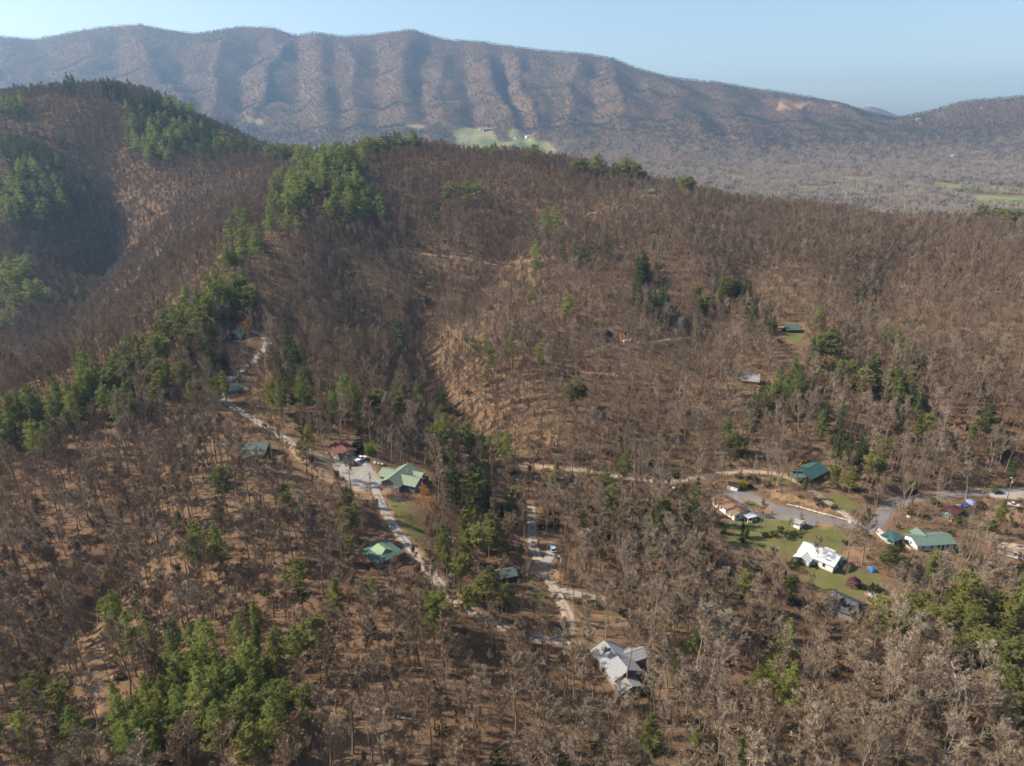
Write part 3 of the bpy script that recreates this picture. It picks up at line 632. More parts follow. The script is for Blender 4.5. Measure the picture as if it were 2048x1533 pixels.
# teal cabin with a porch, left of the drive
h = house('porch_cabin', 'porch_cabin', 'weathered teal roofed cabin with a lower porch roof on the wooded slope', 92, 'cabin')
walls(h, 8, 5.6, 2.7, 1.5, 'brownwood', base=2.5); gable_roof(h, 8, 5.6, 2.7, 1.5, 'tealgrey', ov=.6)
porch(h, 2.8, 5.9, -4.6, 4.6, 1.5, 2.2, 'e', 'tealgrey', 'greywood', down=2.0, n=4); deck(h, 2.85, 5.9, -4.4, 4.4, -.4, 'deckwood', 'greywood', 3.0, rails='e'); windows(h, 8, 5.6, [('e', -2.2), ('e', 2.2)], z=1.1); door(h, 8, 5.6, 'e', 0)
# dark gabled cabin at the top of the drive
h = house('deck_cabin', 'deck_cabin', 'dark cabin with a teal gable roof and deck at the top of the drive', 12, 'cabin')
walls(h, 8.5, 7.2, 2.6, 2.1, 'brownwood', base=2.8); gable_roof(h, 8.5, 7.2, 2.6, 2.1, 'teal', ov=.8)
deck(h, -4.4, 5.2, -8.0, -4.3, -.2, 'greywood', 'greywood', 3.6, rails='sew'); windows(h, 8.5, 7.2, [('s', -1.9), ('s', 1.9)], z=1.3, w=1.3); door(h, 8.5, 7.2, 's', 0)
# green hip-roofed cabin on the bend
h = house('hip_cabin', 'hip_cabin', 'small green hip-roofed cabin on the bend of the drive', 68, 'cabin')
walls(h, 7.2, 6.0, 2.8, 0, 'greywood', base=2.6, hip=True); r = hip_roof(h, 7.2, 6.0, 2.8, 2.0, 'green'); vent(r, .6, 1.0, 4.2, 5.2)
windows(h, 7.2, 6, [('e', -2.2), ('e', 0), ('s', 0)]); door(h, 7.2, 6, 'e', 2.2); deck(h, 3.05, 4.8, -3.4, 3.4, -.1, 'greywood', 'trim', 2.6, rails='e')
# green hip roof with log walls
h = house('log_hip', 'log_house', 'log house with a two-pitch green hip roof beside the lower gravel drive', -43)
walls(h, 8.4, 8.0, 2.7, 0, 'log', base=3.2, hip=True, base_mat='log'); hip_roof(h, 8.4, 8.0, 2.7, 1.1, 'green', ov=1.0, ridge=2.4)
m = MB(); a, b, zb, zt = 2.6, 3.0, 3.42, 4.75
m.add([(-a,-b,zb-.2),(a,-b,zb-.2),(a,b,zb-.2),(-a,b,zb-.2),(0,-b+.8,zt),(0,b-.8,zt)], [(0,1,4),(1,2,5,4),(2,3,5),(3,0,4,5)]); m.build('upper_roof', M['green_sunlit'], h)
windows(h, 8.4, 8.0, [('w', -2.2), ('w', 1.8), ('s', -2), ('s', 2)]); door(h, 8.4, 8, 's', 0); deck(h, -5.8, -4.05, -5.6, 5.0, -.1, 'deckwood', 'log', 3.6, rails='w'); deck(h, -5.8, 3.6, -6.6, -4.25, -.3, 'brownwood', 'log', 3.6, rails='s')
# hidden teal roof
h = house('hidden', 'small_cabin', 'small dark cabin with a teal tin roof hidden among trunks', 72, 'cabin')
walls(h, 5.8, 4.6, 2.4, 1.1, 'brownwood', base=1.6); gable_roof(h, 5.8, 4.6, 2.4, 1.1, 'tealgrey', ov=.5); windows(h, 5.8, 4.6, [('e', 0)]); door(h, 5.8, 4.6, 'e', 1.8)
# silver roof
h = house('silver', 'metal_roofed_house', 'house with a bare silver metal roof among pale trees', -24)
walls(h, 11, 7.6, 3.0, 1.8, 'greywood', base=3.0); gable_roof(h, 11, 7.6, 3.0, 1.8, 'silver', ov=.6)
tw = T(-1.2, -7.1, -.6, 0); walls(h, 4.2, 5.6, 2.7, 1.0, 'greywood', tw, base=2.6, name='wing_wall'); gable_roof(h, 4.4, 5.6, 2.7, 1.0, 'silver', tw, ov=.5, name='wing_roof')
tw = T(5.8, 0.8, 0, 90); walls(h, 5.0, 4.6, 2.6, .9, 'greywood', tw, base=3.0, name='wing_wall'); gable_roof(h, 5.6, 4.6, 2.6, .9, 'silver', tw, ov=.5, name='wing_roof')
windows(h, 11, 7.6, [('e', -3.8), ('s', 3.0), ('w', 2), ('w', -2)]); door(h, 11, 7.6, 'w', 4.2); chimney(h, -1.6, 3.2, 3.6, 5.7, 'block'); deck(h, 3.85, 7.6, -6.4, -2.2, -.2, 'greywood', 'greywood', 3.2, rails='se')
# black roof
h = house('black', 'black_roofed_cabin', 'brown cabin with a black gable roof deep in the hollow', 8, 'cabin')
walls(h, 9.5, 8.2, 3.0, 2.6, 'brownwood', base=2.6); r = gable_roof(h, 9.5, 8.2, 3.0, 2.6, 'blackroof', ov=.8); windows(h, 9.5, 8.2, [('s', -2), ('s', 2)], w=1.4, h=1.6); door(h, 9.5, 8.2, 's', 0, mat='trim')
deck(h, -4.6, 4.6, -7.0, -4.8, -.1, 'redlog', 'brownwood', 3.0, rails='sew')
# lawn cabin
h = house('lawn_cabin', 'lawn_cabin', 'red brown log cabin with a grey green roof on a small lawn', 88, 'cabin')
walls(h, 8.4, 6, 2.6, 1.5, 'redlog', base=2.2); gable_roof(h, 8.4, 6, 2.6, 1.5, 'green', ov=.6); porch(h, 3.0, 5.4, -4.4, 4.4, 1.9, 2.4, 'e', 'green', 'redlog', n=4, down=1.5); deck(h, 3.05, 5.4, -4.2, 4.2, -.2, 'deckwood', 'redlog', 2.4, rails='e')
windows(h, 8.4, 6, [('e', -2.4), ('e', 2.4)]); door(h, 8.4, 6, 'e', 0); porch(h, -2.6, 2.6, -7.4, -4.2, 1.9, 2.5, 's', 'brownroof', 'redlog', n=2, down=1.5)
# steep grey roof
h = house('steep', 'steep_roofed_cabin', 'wood cabin with a steep weathered grey shingle roof', 108, 'cabin')
walls(h, 8.2, 6, 2.2, 3.2, 'log', base=2.4); gable_roof(h, 8.2, 6, 2.2, 3.2, 'greyroof', ov=.6); windows(h, 8.2, 6, [('e', -2), ('e', 2)], z=.9); door(h, 8.2, 6, 'e', 0, mat='orange'); deck(h, 3.05, 5.0, -4.0, 4.0, -.3, 'log', 'log', 3.0, rails='e')
# little red cabin
h = house('red_cabin', 'tiny_cabin', 'tiny cabin of orange wood with a red roof on the right hand slope', 20, 'cabin')
walls(h, 4.6, 4.4, 3.0, 1.5, 'log', base=3.0, base_mat='log'); gable_roof(h, 4.6, 4.4, 3.0, 1.5, 'rust', ov=.4); windows(h, 4.6, 4.4, [('s', 0)], w=1.1); windows(h, 4.6, 4.4, [('s', 0)], z=-1.2, w=.9, h=.9)
# big teal roof
h = house('teal_long', 'long_teal_house', 'brown house with a big plain teal metal roof above the hollow road', 52)
walls(h, 12.5, 8.4, 2.8, 1.7, 'brownwood', base=2.6); gable_roof(h, 12.5, 8.4, 2.8, 1.7, 'teal', ov=.8); windows(h, 12.5, 8.4, [('e', -4), ('e', 0), ('e', 4), ('s', 0)]); door(h, 12.5, 8.4, 'e', 2)
porch(h, -2.4, 2.4, -10.8, -6.3, 2.0, 2.8, 's', 'tealgrey', 'brownwood', n=2, down=1.2)
# white shed
h = house('shed', 'garden_shed', 'small white garden shed with a brown roof beside a yellow shrub', 125, 'shed')
walls(h, 4.2, 3.0, 2.1, .8, 'white', base=.8); gable_roof(h, 4.2, 3, 2.1, .8, 'maroon', ov=.25); door(h, 4.2, 3, 'e', 0, mat='trim', w=1.3); windows(h, 4.2, 3, [('s', 0)], w=.6, h=.6)
# ranch
h = house('ranch', 'ranch_house', 'white ranch house with a mottled brown shingle roof and black driveway', -23)
walls(h, 13.5, 7.4, 2.6, 1.1, 'white', base=2.2); gable_roof(h, 13.5, 7.4, 2.6, 1.1, 'brownroof', ov=.6); windows(h, 13.5, 7.4, [('w', -5), ('w', -2), ('w', 1.4), ('w', 4.6), ('s', -2.2)]); door(h, 13.5, 7.4, 'w', 3.0)
porch(h, -.4, 4.2, -10.6, -7.35, 2.15, 2.5, 's', 'whiteroof', 'trim', n=3, down=1.2); deck(h, -.2, 4.0, -10.4, -6.8, -.1, 'greywood', 'trim', 2.0, rails='se'); porch(h, 3.7, 5.6, 0.2, 4.6, 2.0, 2.2, 'e', 'silver', 'trim', n=2)
# white house
h = house('white', 'white_house', 'all white house with a white metal roof on the green lawn', -44)
walls(h, 12.5, 8.2, 2.8, 1.9, 'white', base=2.0); gable_roof(h, 12.5, 8.2, 2.8, 1.9, 'whiteroof', ov=.5)
windows(h, 12.5, 8.2, [('s', -2.4), ('s', .2), ('s', 2.6), ('w', -3), ('w', 1.5)], w=.8, h=1.2, frame='bluegrey'); door(h, 12.5, 8.2, 's', 1.4, mat='bluegrey'); door(h, 12.5, 8.2, 'w', -.6)
tw = T(-5.2, 3.6, 0, 90); walls(h, 4.0, 5.2, 2.4, .9, 'white', tw, base=1.6, name='wing_wall'); gable_roof(h, 5.0, 5.2, 2.4, .9, 'whiteroof', tw, ov=.4, name='wing_roof'); porch(h, 4.1, 7.0, -2.6, 1.2, 2.0, 2.5, 'e', 'whiteroof', 'trim', n=2, down=1)
# shelter by the turnaround
h = house('lean', 'garden_shelter', 'small open shelter with a grey roof beside the paved turnaround', 140, 'shelter')
porch(h, -1.6, 1.6, -1.8, 1.8, 2.2, 2.9, 'e', 'greyroof', 'trim', n=2); porch(h, -3.2, -1.62, -1.6, 1.6, 2.0, 2.7, 'w', 'silver', 'trim', n=2)
b_ = MB(); b_.box(-1.3, 1.2, -1.4, 1.4, 0, 1.0); b_.build('counter', M['white'], h)
# gazebo
g_ = house('gazebo', 'gazebo', 'dark maroon gazebo on the lawn below the white house', 0, 'gazebo')
m = MB(); n = 8; ring = [(2.3*math.cos(2*math.pi*k/n), 2.3*math.sin(2*math.pi*k/n), 2.3) for k in range(n)]
m.add(ring + [(0,0,3.7)] + [(x*.97, y_*.97, 2.2) for x, y_, z in ring], [(k, (k+1)%n, n) for k in range(n)] + [((k+1)%n, k, n+1+k, n+1+(k+1)%n) for k in range(n)]); rf = m.build('roof', M['maroon'], g_)
m = MB(); m.tube([(0,0,3.65),(0,0,4.1)], [.25,.03], 6); m.build('finial', M['maroon'], rf)
for k in range(8): m = MB(); x, y_, z = ring[k]; m.box(x*.9-.07, x*.9+.07, y_*.9-.07, y_*.9+.07, 0, 2.3); m.build('post', M['brownwood'], g_)
for k in range(7):
    m = MB(); a = Vector(ring[k]) * .9; b = Vector(ring[k+1]) * .9; a.z = b.z = .85; m.tube([a, b], .06, 4); m.build('rail', M['brownwood'], g_)
m = MB(); m.add([(x*.95, y_*.95, .18) for x, y_, z in ring] + [(x*.95, y_*.95, -.4) for x, y_, z in ring], [tuple(range(8))] + [(k, (k+1)%n, n+(k+1)%n, n+k)[::-1] for k in range(n)]); m.build('floor_boards', M['brownwood'], g_)
# burnt house: roof boards with holes, charred rafters showing
h = house('burnt', 'burnt_house', 'derelict house whose charcoal roof has burnt through in black holes', -46)
walls(h, 10.5, 8.6, 2.6, 0, 'greywood', base=2.0, hip=True)
m = MB(); a, b, z0, z1 = 4.95, 5.9, 2.55, 4.7; NU_, NV_ = 15, 8
for sgn in (-1, 1):
    for i in range(NU_):
        for j in range(NV_):
            s0, s1 = i / NU_ * 2 - 1, (i + 1) / NU_ * 2 - 1; t0, t1 = j / NV_, (j + 1) / NV_
            cxm = (s0 + s1) / 2 * b; hole = sgn < 0 and ((cxm + .6) ** 2 / 1.9 + (j - 4.2) ** 2 / 2.4 < 1.0 or (cxm + 3.1) ** 2 / 1.2 + (j - 2.2) ** 2 / 1.6 < 1 or (cxm - 1.9) ** 2 / .7 + (j - 6) ** 2 / 1.2 < 1)
            if hole: continue
            pt = lambda s_, t_: (sgn * a * (1 - t_), s_ * b * (1 - .42 * t_), z0 + (z1 - z0) * t_)
            P4 = [pt(s0, t0), pt(s1, t0), pt(s1, t1), pt(s0, t1)]; m.add(P4 + [(x, y_, z - .12) for x, y_, z in P4], [(0,1,2,3), (7,6,5,4)] + [(k, k+4, (k+1)%4+4, (k+1)%4) for k in range(4)])
for sg in (-1, 1): m.add([(-a, sg*b, z0), (a, sg*b, z0), (0, sg*b*.58, z1)], [(0,1,2)])
rf = m.build('roof', M['darkroof'], h)
for k in range(7): m = MB(); y_ = -4.6 + k * 1.5; m.tube([(-4.6, y_, 2.5), (-0.1, y_*.62, 4.4)], .07, 4); m.build('rafter', M['char'], rf)
m = MB(); m.box(-4.2, 4.2, -5.1, 5.1, 2.0, 2.1); m.build('charred_ceiling', M['char'], h); windows(h, 10.5, 8.6, [('e', -3), ('e', 3), ('s', 0)], frame='char')
# long green roof
h = house('long', 'long_house', 'long white house with a faded green metal roof and centre gable', 84)
walls(h, 14.5, 7.4, 2.7, 1.3, 'white', base=2.4); gable_roof(h, 14.5, 7.4, 2.7, 1.3, 'seafoam', ov=.6); tw = T(-2.6, -1.8, .1, 90); gable_roof(h, 5.0, 4.4, 2.9, 1.2, 'seafoam', tw, ov=.5, name='centre_gable')
windows(h, 14.5, 7.4, [('e', -5), ('e', -1.6), ('e', 1.2), ('e', 4.6), ('s', 0)]); door(h, 14.5, 7.4, 'e', 3.0); deck(h, -3.2, 3.2, -9.4, -7.3, .1, 'trim', 'trim', 2.6, rails='sew')
h = house('carport', 'carport', 'dark green carport at the end of the pale drive', 60, 'carport')
for x in (-2.3, 2.3):
    for y_ in (-2.6, 0, 2.6): m = MB(); m.box(x-.08, x+.08, y_-.08, y_+.08, -1.0, 2.3); m.build('post', M['steel'], h)
hip_roof(h, 6.0, 5.2, 2.35, .9, 'teal', ov=.3); m = MB(); m.box(-2.4, 2.4, 2.5, 2.6, 0, 2.3); m.build('back_panel', M['bluegrey'], h)
# rusty shed near the paved road
h = house('rusty_shed', 'rusty_shed', 'shed with a rusty red roof and tan porch near the paved road', 56, 'shed')
walls(h, 6.6, 5.0, 2.5, 1.1, 'bluegrey', base=1.8); gable_roof(h, 6.6, 5.0, 2.5, 1.1, 'rust', ov=.5); windows(h, 6.6, 5, [('e', 0), ('s', 0)]); deck(h, -2.4, 2.4, -6.2, -3.35, -.1, 'deckwood', 'log', 2.0, rails='s'); door(h, 6.6, 5, 's', 1.4)
h = house('tan', 'tan_roofed_house', 'house with a plain tan roof half hidden behind bare trees', 128)
walls(h, 10.5, 7.0, 2.6, 1.4, 'white', base=1.8); gable_roof(h, 10.5, 7, 2.6, 1.4, 'tanroof', ov=.6); windows(h, 10.5, 7, [('e', -3), ('e', 0), ('e', 3)]); door(h, 10.5, 7, 'e', 1.5)
h = house('crest_house', 'crest_house', 'grey shingled house standing on the crest of the main hill', 70)
walls(h, 9.5, 8, 2.8, 2.4, 'greywood', base=3); gable_roof(h, 9.5, 8, 2.8, 2.4, 'greyroof', ov=.6); windows(h, 9.5, 8, [('e', -3), ('e', 1.5), ('e', 3.4), ('s', 0)]); door(h, 9.5, 8, 'e', 0)
# far valley farms
def far_house(px, py, L, Wd, hw, hr, az, wmat, rmat, name, label):
    p = g1(px, py); h = thing(name, label, 'house' if 'house' in name else 'barn', p, az); walls(h, L, Wd, hw, hr, wmat, base=4); gable_roof(h, L, Wd, hw, hr, rmat, ov=.8)
    windows(h, L, Wd, [('s', 0), ('e', -L / 4), ('e', L / 4)], z=hw * .55, w=1.6, h=1.6); return h
far_house(976, 261, 42, 16, 6, 5, 80, 'greywood', 'greyroof', 'long_barn', 'long grey barn at the head of the far green pasture')
far_house(961, 261, 14, 10, 5, 3, 30, 'white', 'whiteroof', 'farm_house', 'small white farm house beside the long far barn')
far_house(1031, 279, 20, 18, 6, 7, 20, 'white', 'greyroof', 'farm_house', 'pale farm house in the middle of the far pasture')
far_house(1056, 277, 22, 16, 7, 7, 60, 'white', 'whiteroof', 'farm_house', 'bright white farm house with a big gable on the far pasture')
far_house(1074, 322, 16, 12, 6, 4, 40, 'white', 'whiteroof', 'farm_house', 'white farm house at the near edge of the tan field')
far_house(1128, 320, 15, 10, 5, 4, 75, 'white', 'whiteroof', 'farm_house', 'white farm house right of the tan field under trees')
far_house(1470, 363, 34, 14, 6, 3, 85, 'white', 'whiteroof', 'valley_barn', 'long white barn in the valley beyond the crest')
far_house(1836, 241, 18, 12, 6, 4, 80, 'white', 'whiteroof', 'hillside_house', 'white house high on the far right hill above a bare cut')
far_house(1961, 219, 14, 10, 7, 4, 20, 'white', 'greyroof', 'hillside_house', 'highest house on the far right hill')
far_house(1906, 314, 15, 10, 6, 4, 70, 'white', 'whiteroof', 'hillside_house', 'pale house low on the far right hill')
far_house(1717, 365, 18, 10, 5, 4, 80, 'white', 'tanroof', 'valley_house', 'tan roofed house in the valley woods')
far_house(1832, 428, 14, 10, 5, 4, 60, 'white', 'whiteroof', 'valley_house', 'white roofed house showing just over the right crest')
far_house(1665, 408, 16, 10, 5, 4, 80, 'log', 'tanroof', 'valley_house', 'orange house roof just beyond the right crest')

# ------------------------------------------------------------------ vehicles and yard things
def vehicle(name, label, px, py, az, paintmat, pickup=False, van=False):
    p = g1(px, py); p[2] = H(p[0], p[1]) + .18; r = thing(name, label, 'truck' if pickup else 'car', p, az); w = .9; L = 2.6 if pickup else 2.25
    if pickup: prof = [(-L,.55),(-L,1.0),(-.5,1.0),(-.5,1.05),(.95,1.1),(L-.1,1.0),(L,.6)]
    else: prof = [(-L,.5),(-L,.95),(-L+.4,1.02),(1.0,1.05),(L-.15,.85),(L,.5)]
    m = MB(); n = len(prof); m.add([(-w, a, b) for a, b in prof] + [(w, a, b) for a, b in prof], [tuple(range(n)), tuple(range(2*n-1, n-1, -1))] + [(k, k+n, (k+1)%n+n, (k+1)%n) for k in range(n)]); m.build('body', paintmat, r)
    cab = [(-.55,1.02),(-.4,1.72),(.55,1.74),(1.05,1.06)] if pickup else [(-L+.25,1.0),(-L+.6,1.62),(.35,1.64),(1.15,1.03)] if van else [(-1.75,1.0),(-1.1,1.5),(.3,1.52),(1.1,1.03)]
    m = MB(); n = 4; m.add([(-w+.08, a, b) for a, b in cab] + [(w-.08, a, b) for a, b in cab], [tuple(range(n)), tuple(range(2*n-1, n-1, -1))] + [(k, k+n, (k+1)%n+n, (k+1)%n) for k in range(n)]); c = m.build('cabin_glass', M['glass'], r)
    m = MB(); a, b = cab[1], cab[2]; m.box(-w+.1, w-.1, a[0]-.05, b[0]+.05, a[1]-.02, a[1]+.07); m.build('cabin_roof', paintmat, c)
    for sx in (-1, 1):
        for sy in (-1.4, 1.4): m = MB(); m.tube([(sx*.72, sy, .34), (sx*.95, sy, .34)], .36, 10); t = m.build('wheel', M['rubber'], r); m = MB(); m.tube([(sx*.94, sy, .34), (sx*.97, sy, .34)], .2, 8); m.build('rim', M['steel'], t)
        m = MB(); m.box(sx*.62-.18, sx*.62+.18, L-.1, L+.03, .66, .82); m.build('headlight', M['trim'], r)
    return r
vehicle('parked_car', 'dark green car on the gravel yard below the rust red roof', 707, 931, 70, paint('dark_green_paint', (.03, .055, .05)))
vehicle('parked_truck', 'white pickup in shade beside the rust red roofed workshop', 722, 922, 40, paint('pale_paint', (.62, .62, .62)), pickup=True)
vehicle('parked_car', 'silver blue car parked on the spur off the pale gravel lane', 1105, 1102, -15, paint('silver_blue_paint', (.33, .40, .46)), van=True)
vehicle('parked_truck', 'white pickup parked against the white house', 1621, 1124, 60, paint('white_paint', (.74, .74, .74)), pickup=True)
vehicle('parked_car', 'white car near the black roofed cabin', 1254, 685, 80, paint('chalk_paint', (.7, .7, .7)))
vehicle('parked_car', 'grey car beside the white car near the black roofed cabin', 1263, 684, 70, paint('grey_paint', (.28, .29, .31)))
vehicle('parked_car', 'dark car under the bright green tree by the paved road', 1995, 988, 85, paint('charcoal_paint', (.05, .05, .055)), van=True)
vehicle('parked_truck', 'silver pickup on the bare orange lot', 2024, 1013, 120, paint('silver_paint', (.55, .56, .58)), pickup=True)
vehicle('parked_car', 'white van beside the ranch house porch', 1484, 1030, 150, paint('van_paint', (.7, .7, .69)), van=True)
# excavator behind the big teal roof
p = g1(1603, 934); ex = thing('excavator', 'small orange excavator standing behind the big teal roof', 'excavator', (p[0], p[1], float(H(p[0], p[1]))), 60)
for sx in (-.8, .8): m = MB(); m.box(sx-.25, sx+.25, -1.4, 1.4, 0, .7); m.build('track', M['rubber'], ex)
m = MB(); m.box(-.95, .95, -1.5, 1.0, .75, 1.5); m.build('body', M['orange'], ex); m = MB(); m.box(-.9, .0, -.2, 1.0, 1.5, 2.6); c = m.build('cab', M['orange'], ex); m = MB(); m.box(-.95, .03, 0, .9, 1.8, 2.4); m.build('cab_glass', M['glass'], c)
m = MB(); m.tube([(.4,.9,1.3),(.4,2.6,3.6),(.4,4.2,3.4)], [.2,.18,.13], 4); b = m.build('boom', M['orange'], ex); m = MB(); m.tube([(.4,4.2,3.4),(.4,4.8,1.4)], [.13,.1], 4); m.build('arm', M['orange'], b); m = MB(); m.add([(.05,4.6,1.4),(.75,4.6,1.4),(.75,5.2,.7),(.05,5.2,.7),(.05,4.4,.6),(.75,4.4,.6)], [(0,1,2,3),(3,2,5,4),(0,3,4),(1,5,2)]); m.build('bucket', M['steel'], b)
# tarps
def tarp(px, py, L, Wd, hh, az, mat, label, name='tarp'):
    p = g1(px, py); n = 9; V, F = [], []
    for i in range(n):
        for j in range(n):
            u_, v_ = i / (n-1) * 2 - 1, j / (n-1) * 2 - 1; e = max(abs(u_), abs(v_)); z = hh * (1 - max(0, (e - .55) / .45) ** 1.6) + .12 * math.sin(5*u_+2) * math.cos(4*v_); V.append((u_*L/2, v_*Wd/2, max(z, .02) if e < 1 else .02))
    for i in range(n-1):
        for j in range(n-1): F.append((i*n+j, (i+1)*n+j, (i+1)*n+j+1, i*n+j+1))
    V2 = [(x, y_, z - .03) for x, y_, z in V]; N = len(V)
    m = MB(); m.add(V + V2, F + [tuple(k + N for k in f[::-1]) for f in F]); o = m.build(name, M[mat], smooth=True); o.location = (p[0], p[1], float(H(p[0], p[1]))); o.rotation_euler[2] = -R(az); tag(o, label, 'tarp'); return o
tarp(1744, 1142, 2.8, 2.2, 1.2, 80, 'tarp', 'bright blue tarp over a heap at the edge of the lawn')
tarp(1929, 1012, 2.4, 1.8, .9, 60, 'tarp', 'bright blue tarp right of the rusty shed roof')
M['lilac'] = noisy('faded_blue_tarp', (.16, .17, .34), (.24, .25, .44), 1.5); tarp(1942, 1007, 4.4, 2.6, 1.4, 75, 'lilac', 'faded violet blue tarp on the bank above the rusty shed')
M['pink'] = noisy('pink_cloth', (.42, .06, .10), (.52, .09, .14), 1.5); tarp(1978, 1096, 2.4, 1.6, 1.2, 30, 'pink', 'small pink red tarp among the trees left of the tan roof')
p = g1(1916, 1013); bt_ = thing('rowing_boat', 'pale upturned boat between the rusty shed and the blue tarp', 'boat', (p[0], p[1], float(H(p[0], p[1]))), 70)
m = MB(); m.add([(-.7,-2,0),(.7,-2,0),(.75,.6,0),(0,2.4,0),(-.75,.6,0),(-.4,-1.8,.7),(.4,-1.8,.7),(.4,.6,.7),(0,1.9,.55),(-.4,.6,.7)], [(0,1,6,5),(1,2,7,6),(2,3,8,7),(3,4,9,8),(4,0,5,9),(5,6,7,8,9),(0,4,3,2,1)]); m.build('hull', M['propane'], bt_); m = MB(); m.box(-.04,.04,-1.8,1.8,.7,.78); m.build('keel', M['steel'], bt_)
# collapsed shed of loose sheets
p = g1(1747, 1194); cs = thing('collapsed_shed', 'collapsed heap of white and blue metal sheets beside bare earth', 'rubble', (p[0], p[1], float(H(p[0], p[1]))), 20)
for k, (x, y_, z, lx, ly, rx, ry, rz, mt) in enumerate([(0,.4,.5,3.4,1.2,.25,.1,.3,'whiteroof'),(1.4,-.3,.7,2.6,1.4,-.3,.3,-.5,'whiteroof'),(-1.2,-.7,.4,2.4,1.0,.15,-.2,.9,'silver'),(.3,-1.2,.35,3.0,.9,.1,.15,-.1,'whiteroof'),(-.3,.9,.9,2.0,1.0,.5,0,1.2,'bluegrey'),(1.0,1.0,.3,2.2,.8,0,.2,.2,'silver'),(-.2,-.2,.3,1.6,1.2,.1,0,.5,'orange'),(-1.9,.4,.25,1.8,.7,.2,.1,2.0,'log')]):
    m = MB(); m.box(-lx/2, lx/2, -ly/2, ly/2, -.04, .04); o = m.build('sheet', M[mt], cs); o.location = (x, y_, z); o.rotation_euler = (rx, ry, rz)
# stones set along the paved drive
st = thing('stone_border', 'row of pale boulders along the upper edge of the paved drive', 'stone border', (0, 0, 0))
def rock_mesh(seed):
    r = np.random.default_rng(seed); V = [(x * r.uniform(.75, 1.1), y_ * r.uniform(.75, 1.1), z * r.uniform(.7, 1.05)) for x, y_, z in [(1,0,0),(-1,0,0),(0,1,0),(0,-1,0),(.7,.7,.2),(-.7,.7,.25),(-.7,-.7,.2),(.7,-.7,.15),(0,0,.75),(.5,0,.65),(-.4,.4,.6),(0,0,-.6)]]
    b = bpy.data.meshes.new('stone'); import bmesh as _b; bm = _b.new(); [bm.verts.new(v) for v in V]; _b.ops.convex_hull(bm, input=bm.verts); bm.to_mesh(b); bm.free(); b.materials.append(M['rock']); return b
ROCK = [rock_mesh(i) for i in range(5)]
Q = cast(np.linspace(1576, 1702, 44), np.interp(np.linspace(1576, 1702, 44), [1576,1600,1630,1660,1702], [1010,1015,1024,1032,1043]))
for i, q in enumerate(Q): o = link('stone', ROCK[i % 5], st); s = rng.uniform(.4, .75); o.location = (q[0], q[1], float(H(q[0], q[1])) + .15); o.scale = (s, s, s * .9); o.rotation_euler[2] = rng.uniform(0, 6)
for px, py, s, lab in [(750,926,.9,'largest pale boulder beside the yard above the sage green roof'),(757,928,.7,'smaller boulder right of the large one by the yard'),(764,929,.8,'flat boulder at the foot of a trunk above the sage green roof'),(1140,1288,.8,'pale rock at the end of the pale gravel lane'),(1152,1292,.6,'small rock at the foot of the gravel lane'),(1817,1035,1.0,'tan boulder in the brush left of the rusty shed'),(1348,977,.9,'pale stump of rock below the hollow road'),(1700,1046,.7,'boulder where the hollow road meets the drive')]:
    q = g1(px, py); o = link('boulder', ROCK[int(s*10) % 5]); o.location = (q[0], q[1], float(H(q[0], q[1])) + .1); o.scale = (s, s*1.1, s); tag(o, lab, 'boulder')
# utility poles and wires
def pole(px, py, hgt, az, label, lamp=False):
    p = g1(px, py); z = float(H(p[0], p[1])); r = thing('utility_pole', label, 'utility pole', (p[0], p[1], z), az)
    m = MB(); m.tube([(0,0,-1.5),(0,0,hgt)], [.17,.11], 8); m.build('shaft', M['pole'], r); m = MB(); m.box(-1.1, 1.1, -.06, .06, hgt-.9, hgt-.75); a = m.build('crossarm', M['pole'], r)
    for x in (-1.0, 0.0, 1.0): m = MB(); m.tube([(x,0,hgt-.75),(x,0,hgt-.5)], .06, 6); m.build('insulator', M['trim'], a)
    m = MB(); m.tube([(.34,0,hgt-2.4),(.34,0,hgt-1.5)], .24, 10); m.build('transformer', M['steel'], r)
    if lamp: m = MB(); m.tube([(0,0,hgt-.3),(0,-.7,hgt)], .05, 5); m.tube([(0,-.7,hgt-.12),(0,-.7,hgt+.08)], [.22,.14], 8); m.build('lamp_head', M['trim'], r)
    return Vector((p[0], p[1], z + hgt - .5))
pa = pole(636, 868, 8.5, 40, 'utility pole with a white lamp above the rust red roof', True); pb = pole(742, 992, 9.5, 30, 'leaning grey utility pole at the gravel yard'); pc = pole(906, 1120, 9.0, 20, 'utility pole at the lower edge of the green verge')
pd_ = pole(1120, 1155, 8.5, 60, 'brown utility pole with a white cap beside the pale gravel lane', True); pe = pole(2014, 1000, 10.5, 80, 'tall utility pole with a lamp beside the bare lot', True); pf = pole(421, 770, 9, 30, 'thin utility pole at the dark bend of the drive'); pg = pole(2140, 985, 10.5, 80, 'utility pole past the right hand end of the paved road')
def wire(a, b, label, off=0.0, sag=1.6):
    P = [a.lerp(b, i / 14) + Vector((off, 0, -sag * 4 * (i / 14) * (1 - i / 14))) for i in range(15)]; m = MB(); m.tube(P, .028, 4); tag(m.build('power_line', M['wire']), label, 'cable')
wire(pf, pa, 'power line from the dark bend down to the lamp pole', 0, 2.5); wire(pa, pb, 'upper power line crossing the gravel yard', 0); wire(pa, pb, 'lower power line crossing the gravel yard', .9); wire(pb, pc, 'power line beside the sage green roof, left strand', -.8); wire(pb, pc, 'power line beside the sage green roof, right strand', .8); wire(pe, pg, 'power line running right from the bare lot pole', 0)
